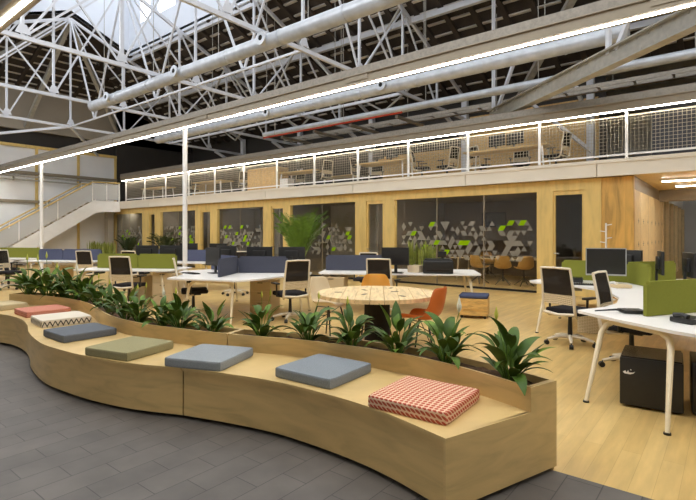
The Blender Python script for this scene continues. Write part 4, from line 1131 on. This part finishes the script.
# printer
def pr_body(bm): cbox(bm, (0,0,0.125), (0.56,0.42,0.245), 0, 0.02, 3)
simple('printer', 'black printer on the right end of the long desk', 'printer', [('body', pr_body, 'black'), ('lid', lambda bm: cbox(bm,(0,0.02,0.262),(0.5,0.34,0.03),0,0.01), 'black'), ('control_panel', lambda bm: cbox(bm,(0.08,-0.02,0.36),(0.16,0.03,0.11),0,0.008), 'screen'), ('panel_arm', lambda bm: cbox(bm,(0.08,0.01,0.30),(0.03,0.03,0.06)), 'black'), ('tray', lambda bm: cbox(bm,(0,-0.2,0.06),(0.42,0.05,0.02)), 'screen')], (-4.42,8.3,DZ), 0.5)
snake('tall snake plant in a beige pot beside the monitor on the long desk', (-4.85,8.25,DZ), 0.3, 0.3, 0.55, 18, 11, 0.26, 0.14)
snake('smaller snake plant in a beige pot behind the printer', (-4.68,8.55,DZ), 0.28, 0.2, 0.5, 22, 12, 0.2, 0.16)
# storage under the desks
def pedestal(loc, r, label, mat='cream', s=(0.42,0.55,0.58), hd=True):
    t = thing('desk_pedestal', label, 'drawer unit', loc, r)
    bm = B(); cbox(bm, (0,0,s[2]/2+0.01), s, 0, 0.006); obj('body', bm, mat, t)
    for k in range(3):
        bm = B(); cbox(bm, (0,-s[1]/2-0.008,0.03+s[2]*(k+0.5)/3), (s[0]-0.02,0.016,s[2]/3-0.014), 0, 0.003); d = obj('drawer', bm, mat, t)
        bm = B(); cbox(bm, (0,-s[1]/2-0.02,0.03+s[2]*(k+0.8)/3), (0.1,0.012,0.012)); obj('handle', bm, 'gap', d)
    return t
pedestal((-6.12,7.2,0), 0.55, 'cream drawer unit under the left end of the long desk', s=(0.5,0.6,0.66))
pedestal((-9.35,5.6,0), 0.55, 'cream drawer unit at the right end of the olive-screened desk', s=(0.45,0.5,0.68))
pedestal((-7.15,6.35,0), 0.5, 'cream drawer unit under the slate-screened desk')
pedestal((-10.1,5.45,0), 0.5, 'cream drawer unit under the middle of the olive-screened desk')
pedestal((-15.0,5.6,0), 0.5, 'cream drawer unit under the blue-screened left desk')
pedestal((-5.5,8.05,0), 0.55, 'cream drawer unit under the middle of the long desk')
t = thing('black_cabinet', 'black cabinet with a small white emblem under the front right desk', 'cabinet', (-0.56, 5.03, 0), 0.08)
bm = B(); cbox(bm, (0,0,0.225), (0.46,0.5,0.41), 0, 0.012); obj('body', bm, 'black', t, 40)
bm = B(); cbox(bm, (0,0,0.435), (0.44,0.48,0.012), 0, 0.004); obj('lid', bm, 'screen', t)
bm = B()
def poly_y(bm, pts, y):
    a = [bm.verts.new((p[0],y,p[1])) for p in pts]; bm.faces.new(a)
poly_y(bm, [(-0.205,0.305),(-0.185,0.318),(-0.178,0.300),(-0.165,0.322),(-0.158,0.303),(-0.128,0.306),(-0.112,0.318),(-0.125,0.298),(-0.15,0.288),(-0.19,0.290),(-0.2,0.297)], -0.2515)
poly_y(bm, [(-0.152,0.325),(-0.143,0.335),(-0.140,0.322)], -0.2515)
obj('emblem', bm, 'white', t)
simple('computer_tower', 'black computer tower at the right edge under the desk', 'computer', [('case', lambda bm: cbox(bm,(0,0,0.23),(0.2,0.45,0.43),0,0.01), 'black'), ('front_grille', lambda bm: cbox(bm,(0,-0.23,0.23),(0.17,0.012,0.38),0,0.003), 'screen')], (-0.18,5.1,0), 0.1)
simple('perforated_bin', 'cream perforated bin on the floor beyond the right office chair', 'bin', [('body', lambda bm: cbox(bm,(0,0,0.2),(0.3,0.25,0.4),0,0.01), 'lumbar'), ('rim', lambda bm: cbox(bm,(0,0,0.402),(0.31,0.26,0.02),0,0.004), 'cream')], (-1.72,8.05,0), 0.2)
# crate stool on castors
t = thing('crate_stool', 'timber crate stool on castors with navy pad beside the long desk', 'stool', (-3.66,8.25,0), 0.32)
bm = B()
for k in range(4): cbox(bm, (0,0,0.09+0.075*k), (0.5,0.46,0.071), 0, 0.004)
obj('body', bm, 'crate_wood', t)
bm = B(); cbox(bm, (0,-0.235,0.2), (0.36,0.01,0.06)); obj('grip_slot', bm, 'crate_wood', t)
bm = B(); cbox(bm, (0,0,0.385), (0.5,0.46,0.06), 0, 0.022, 3); obj('pad', bm, 'blue_pad', t, 50)
for sx in (-1,1):
    for sy in (-1,1): bm = B(); tube(bm, [(sx*0.2,sy*0.18-0.012,0.027),(sx*0.2,sy*0.18+0.012,0.027)], 0.027, 10); obj('castor', bm, 'black', t)
# coat rack by the plywood wall
t = thing('coat_rack', 'white coat rack fixed before the figured plywood wall', 'coat rack', (fx(606,12.3),12.3,0))
bm = B(); tube(bm, [(0,0,0),(0,0,1.75)], 0.02, 8); obj('pole', bm, 'white', t)
bm = B(); lathe(bm, [(0.2,0),(0.2,0.02)], 18); obj('base', bm, 'white', t)
for k, (z, s) in enumerate(((1.7,1),(1.55,-1),(1.4,1),(1.3,-1))):
    bm = B(); tube(bm, [(0,0,z),(s*0.12,0,z+0.02)], 0.012, 6); obj('hook', bm, 'white', t)

# ------------------------------------------------------------------ on the mezzanine
MZ = 3.16
def mez_desk(px, y, w, label, d=0.75):
    x = fx(px, y); t = thing('mezzanine_desk', label, 'desk', (x,y,MZ))
    bm = B(); cbox(bm, (0,0,0.735), (w,d,0.035), 0, 0.006); obj('desktop', bm, 'ply', t)
    for sx in (-1,1):
        for sy in (-1,1): bm = B(); tube(bm, [(sx*(w/2-0.15),sy*(d/2-0.1),0.72),(sx*(w/2-0.08),sy*(d/2-0.05),0)], [0.03,0.02], 8); obj('leg', bm, 'white', t, 50)
    return x
md = [(213,13.5,2.2,'plywood desk on the mezzanine, leftmost of the row above the offices'),(302,13.5,2.0,'plywood desk on the mezzanine just right of the strand board box'),(385,13.5,2.0,'plywood desk on the mezzanine above the narrow door'),(507,13.6,2.4,'plywood desk on the mezzanine above the large patterned window'),(158,13.5,2.2,'plywood desk on the mezzanine near the stair head'),(343,15.6,1.8,'plywood desk on the mezzanine in the back row')]
for a in md: mez_desk(*a)
gm = 'office chairs on the mezzanine'
mc = [(241,13.6,(-1,0.2),'office chair on the mezzanine left of the strand board box'),(323,13.5,(-1,0.2),'office chair on the mezzanine by the railing post, facing left'),(361,13.6,(1,0.1),'office chair on the mezzanine left of the middle plywood desk'),(422,13.7,(0.9,0.3),'office chair on the mezzanine before the strand board wall, left one'),(447,13.9,(-0.9,0.2),'office chair on the mezzanine before the strand board wall, right one'),(481,14.4,(0.4,0.9),'office chair on the mezzanine at the left of the large-window desk'),(556,13.8,(-0.9,0.2),'office chair on the mezzanine at the right end, before the white column'),(192,13.7,(0.9,0.1),'office chair on the mezzanine, farthest left'),(375,14.6,(0.3,-0.95),'office chair on the mezzanine behind the middle plywood desk'),(297,14.6,(0.2,-0.95),'office chair on the mezzanine behind the desk by the strand board box'),(520,14.7,(0.2,-0.95),'office chair on the mezzanine behind the large-window desk')]
for px, y, f, lab in mc: chair(fx(px,y), y, f, lab, gm, MZ)
for px, y, f, lab in ((300,13.6,(0.2,0.95),'monitor on the mezzanine desk by the strand board box'),(392,13.6,(0.2,0.95),'monitor on the middle mezzanine desk'),(497,13.7,(0.2,0.95),'left monitor on the mezzanine desk above the large window'),(515,13.7,(0.2,0.95),'right monitor on the mezzanine desk above the large window'),(207,13.6,(0.2,0.95),'monitor on the leftmost mezzanine desk'),(378,13.6,(0.2,0.95),'second monitor on the middle mezzanine desk, left one')):
    put_mon(MB, fx(px,y), y, f, lab, MZ+DZ+0.003)
t = thing('strand_board_box', 'strand board storage box at the mezzanine railing', 'cabinet', (fx(264,13.4),13.4,MZ))
bm = B(); cbox(bm, (0,0.2,0.53), (1.75,0.7,1.06), 0, 0.005); obj('body', bm, 'osb', t)
bm = B(); box(bm, -0.006,-0.152,0.05,0.006,-0.149,1.0); obj('door_gap', bm, 'gap', t)
t = thing('dark_screen_wall', 'dark panelled enclosure behind the mezzanine mesh at the right edge', 'enclosure', (fx(652,13.3),13.3,MZ))
bm = B(); cbox(bm, (1.6,0.6,0.62), (3.2,1.2,1.24), 0, 0.01); obj('body', bm, 'dark_grid', t)
bm = B(); box(bm, -0.02,-0.03,1.24,3.22,1.22,1.28); obj('cap', bm, 'black', t)
simple('white_tray', 'white storage tub on the mezzanine floor under the desk by the strand board box', 'box', [('body', lambda bm: cbox(bm,(0,0,0.22),(0.45,0.35,0.44),0,0.02), 'white'), ('lid', lambda bm: cbox(bm,(0,0,0.45),(0.47,0.37,0.03),0,0.008), 'grey_white')], (fx(287,13.0),13.0,MZ))

# ------------------------------------------------------------------ light, world, camera
w = bpy.data.worlds.new('World'); bpy.context.scene.world = w; w.use_nodes = True
w.node_tree.nodes['Background'].inputs['Color'].default_value = (0.92,0.90,0.86,1)
w.node_tree.nodes['Background'].inputs['Strength'].default_value = 0.5

cam = bpy.data.cameras.new('camera'); co = bpy.data.objects.new('camera', cam); C.objects.link(co)
co.location = (0,0,EYE); co.rotation_euler = (PI/2, 0, math.atan2(-FW[0], FW[1]))
cam.sensor_width = 36; cam.lens = 36*FPX/696; cam.shift_y = -(250-HZ)/696; cam.clip_start = 0.05; cam.clip_end = 200
sc = bpy.context.scene; sc.camera = co
sc.view_settings.view_transform = 'Standard'; sc.view_settings.look = 'None'; sc.view_settings.gamma = 1; sc.view_settings.exposure = 0.0
sc.view_settings.use_curve_mapping = False
sc.cycles.use_denoising = True
sc.cycles.max_bounces = 8; sc.cycles.transparent_max_bounces = 16; sc.cycles.sample_clamp_indirect = 6
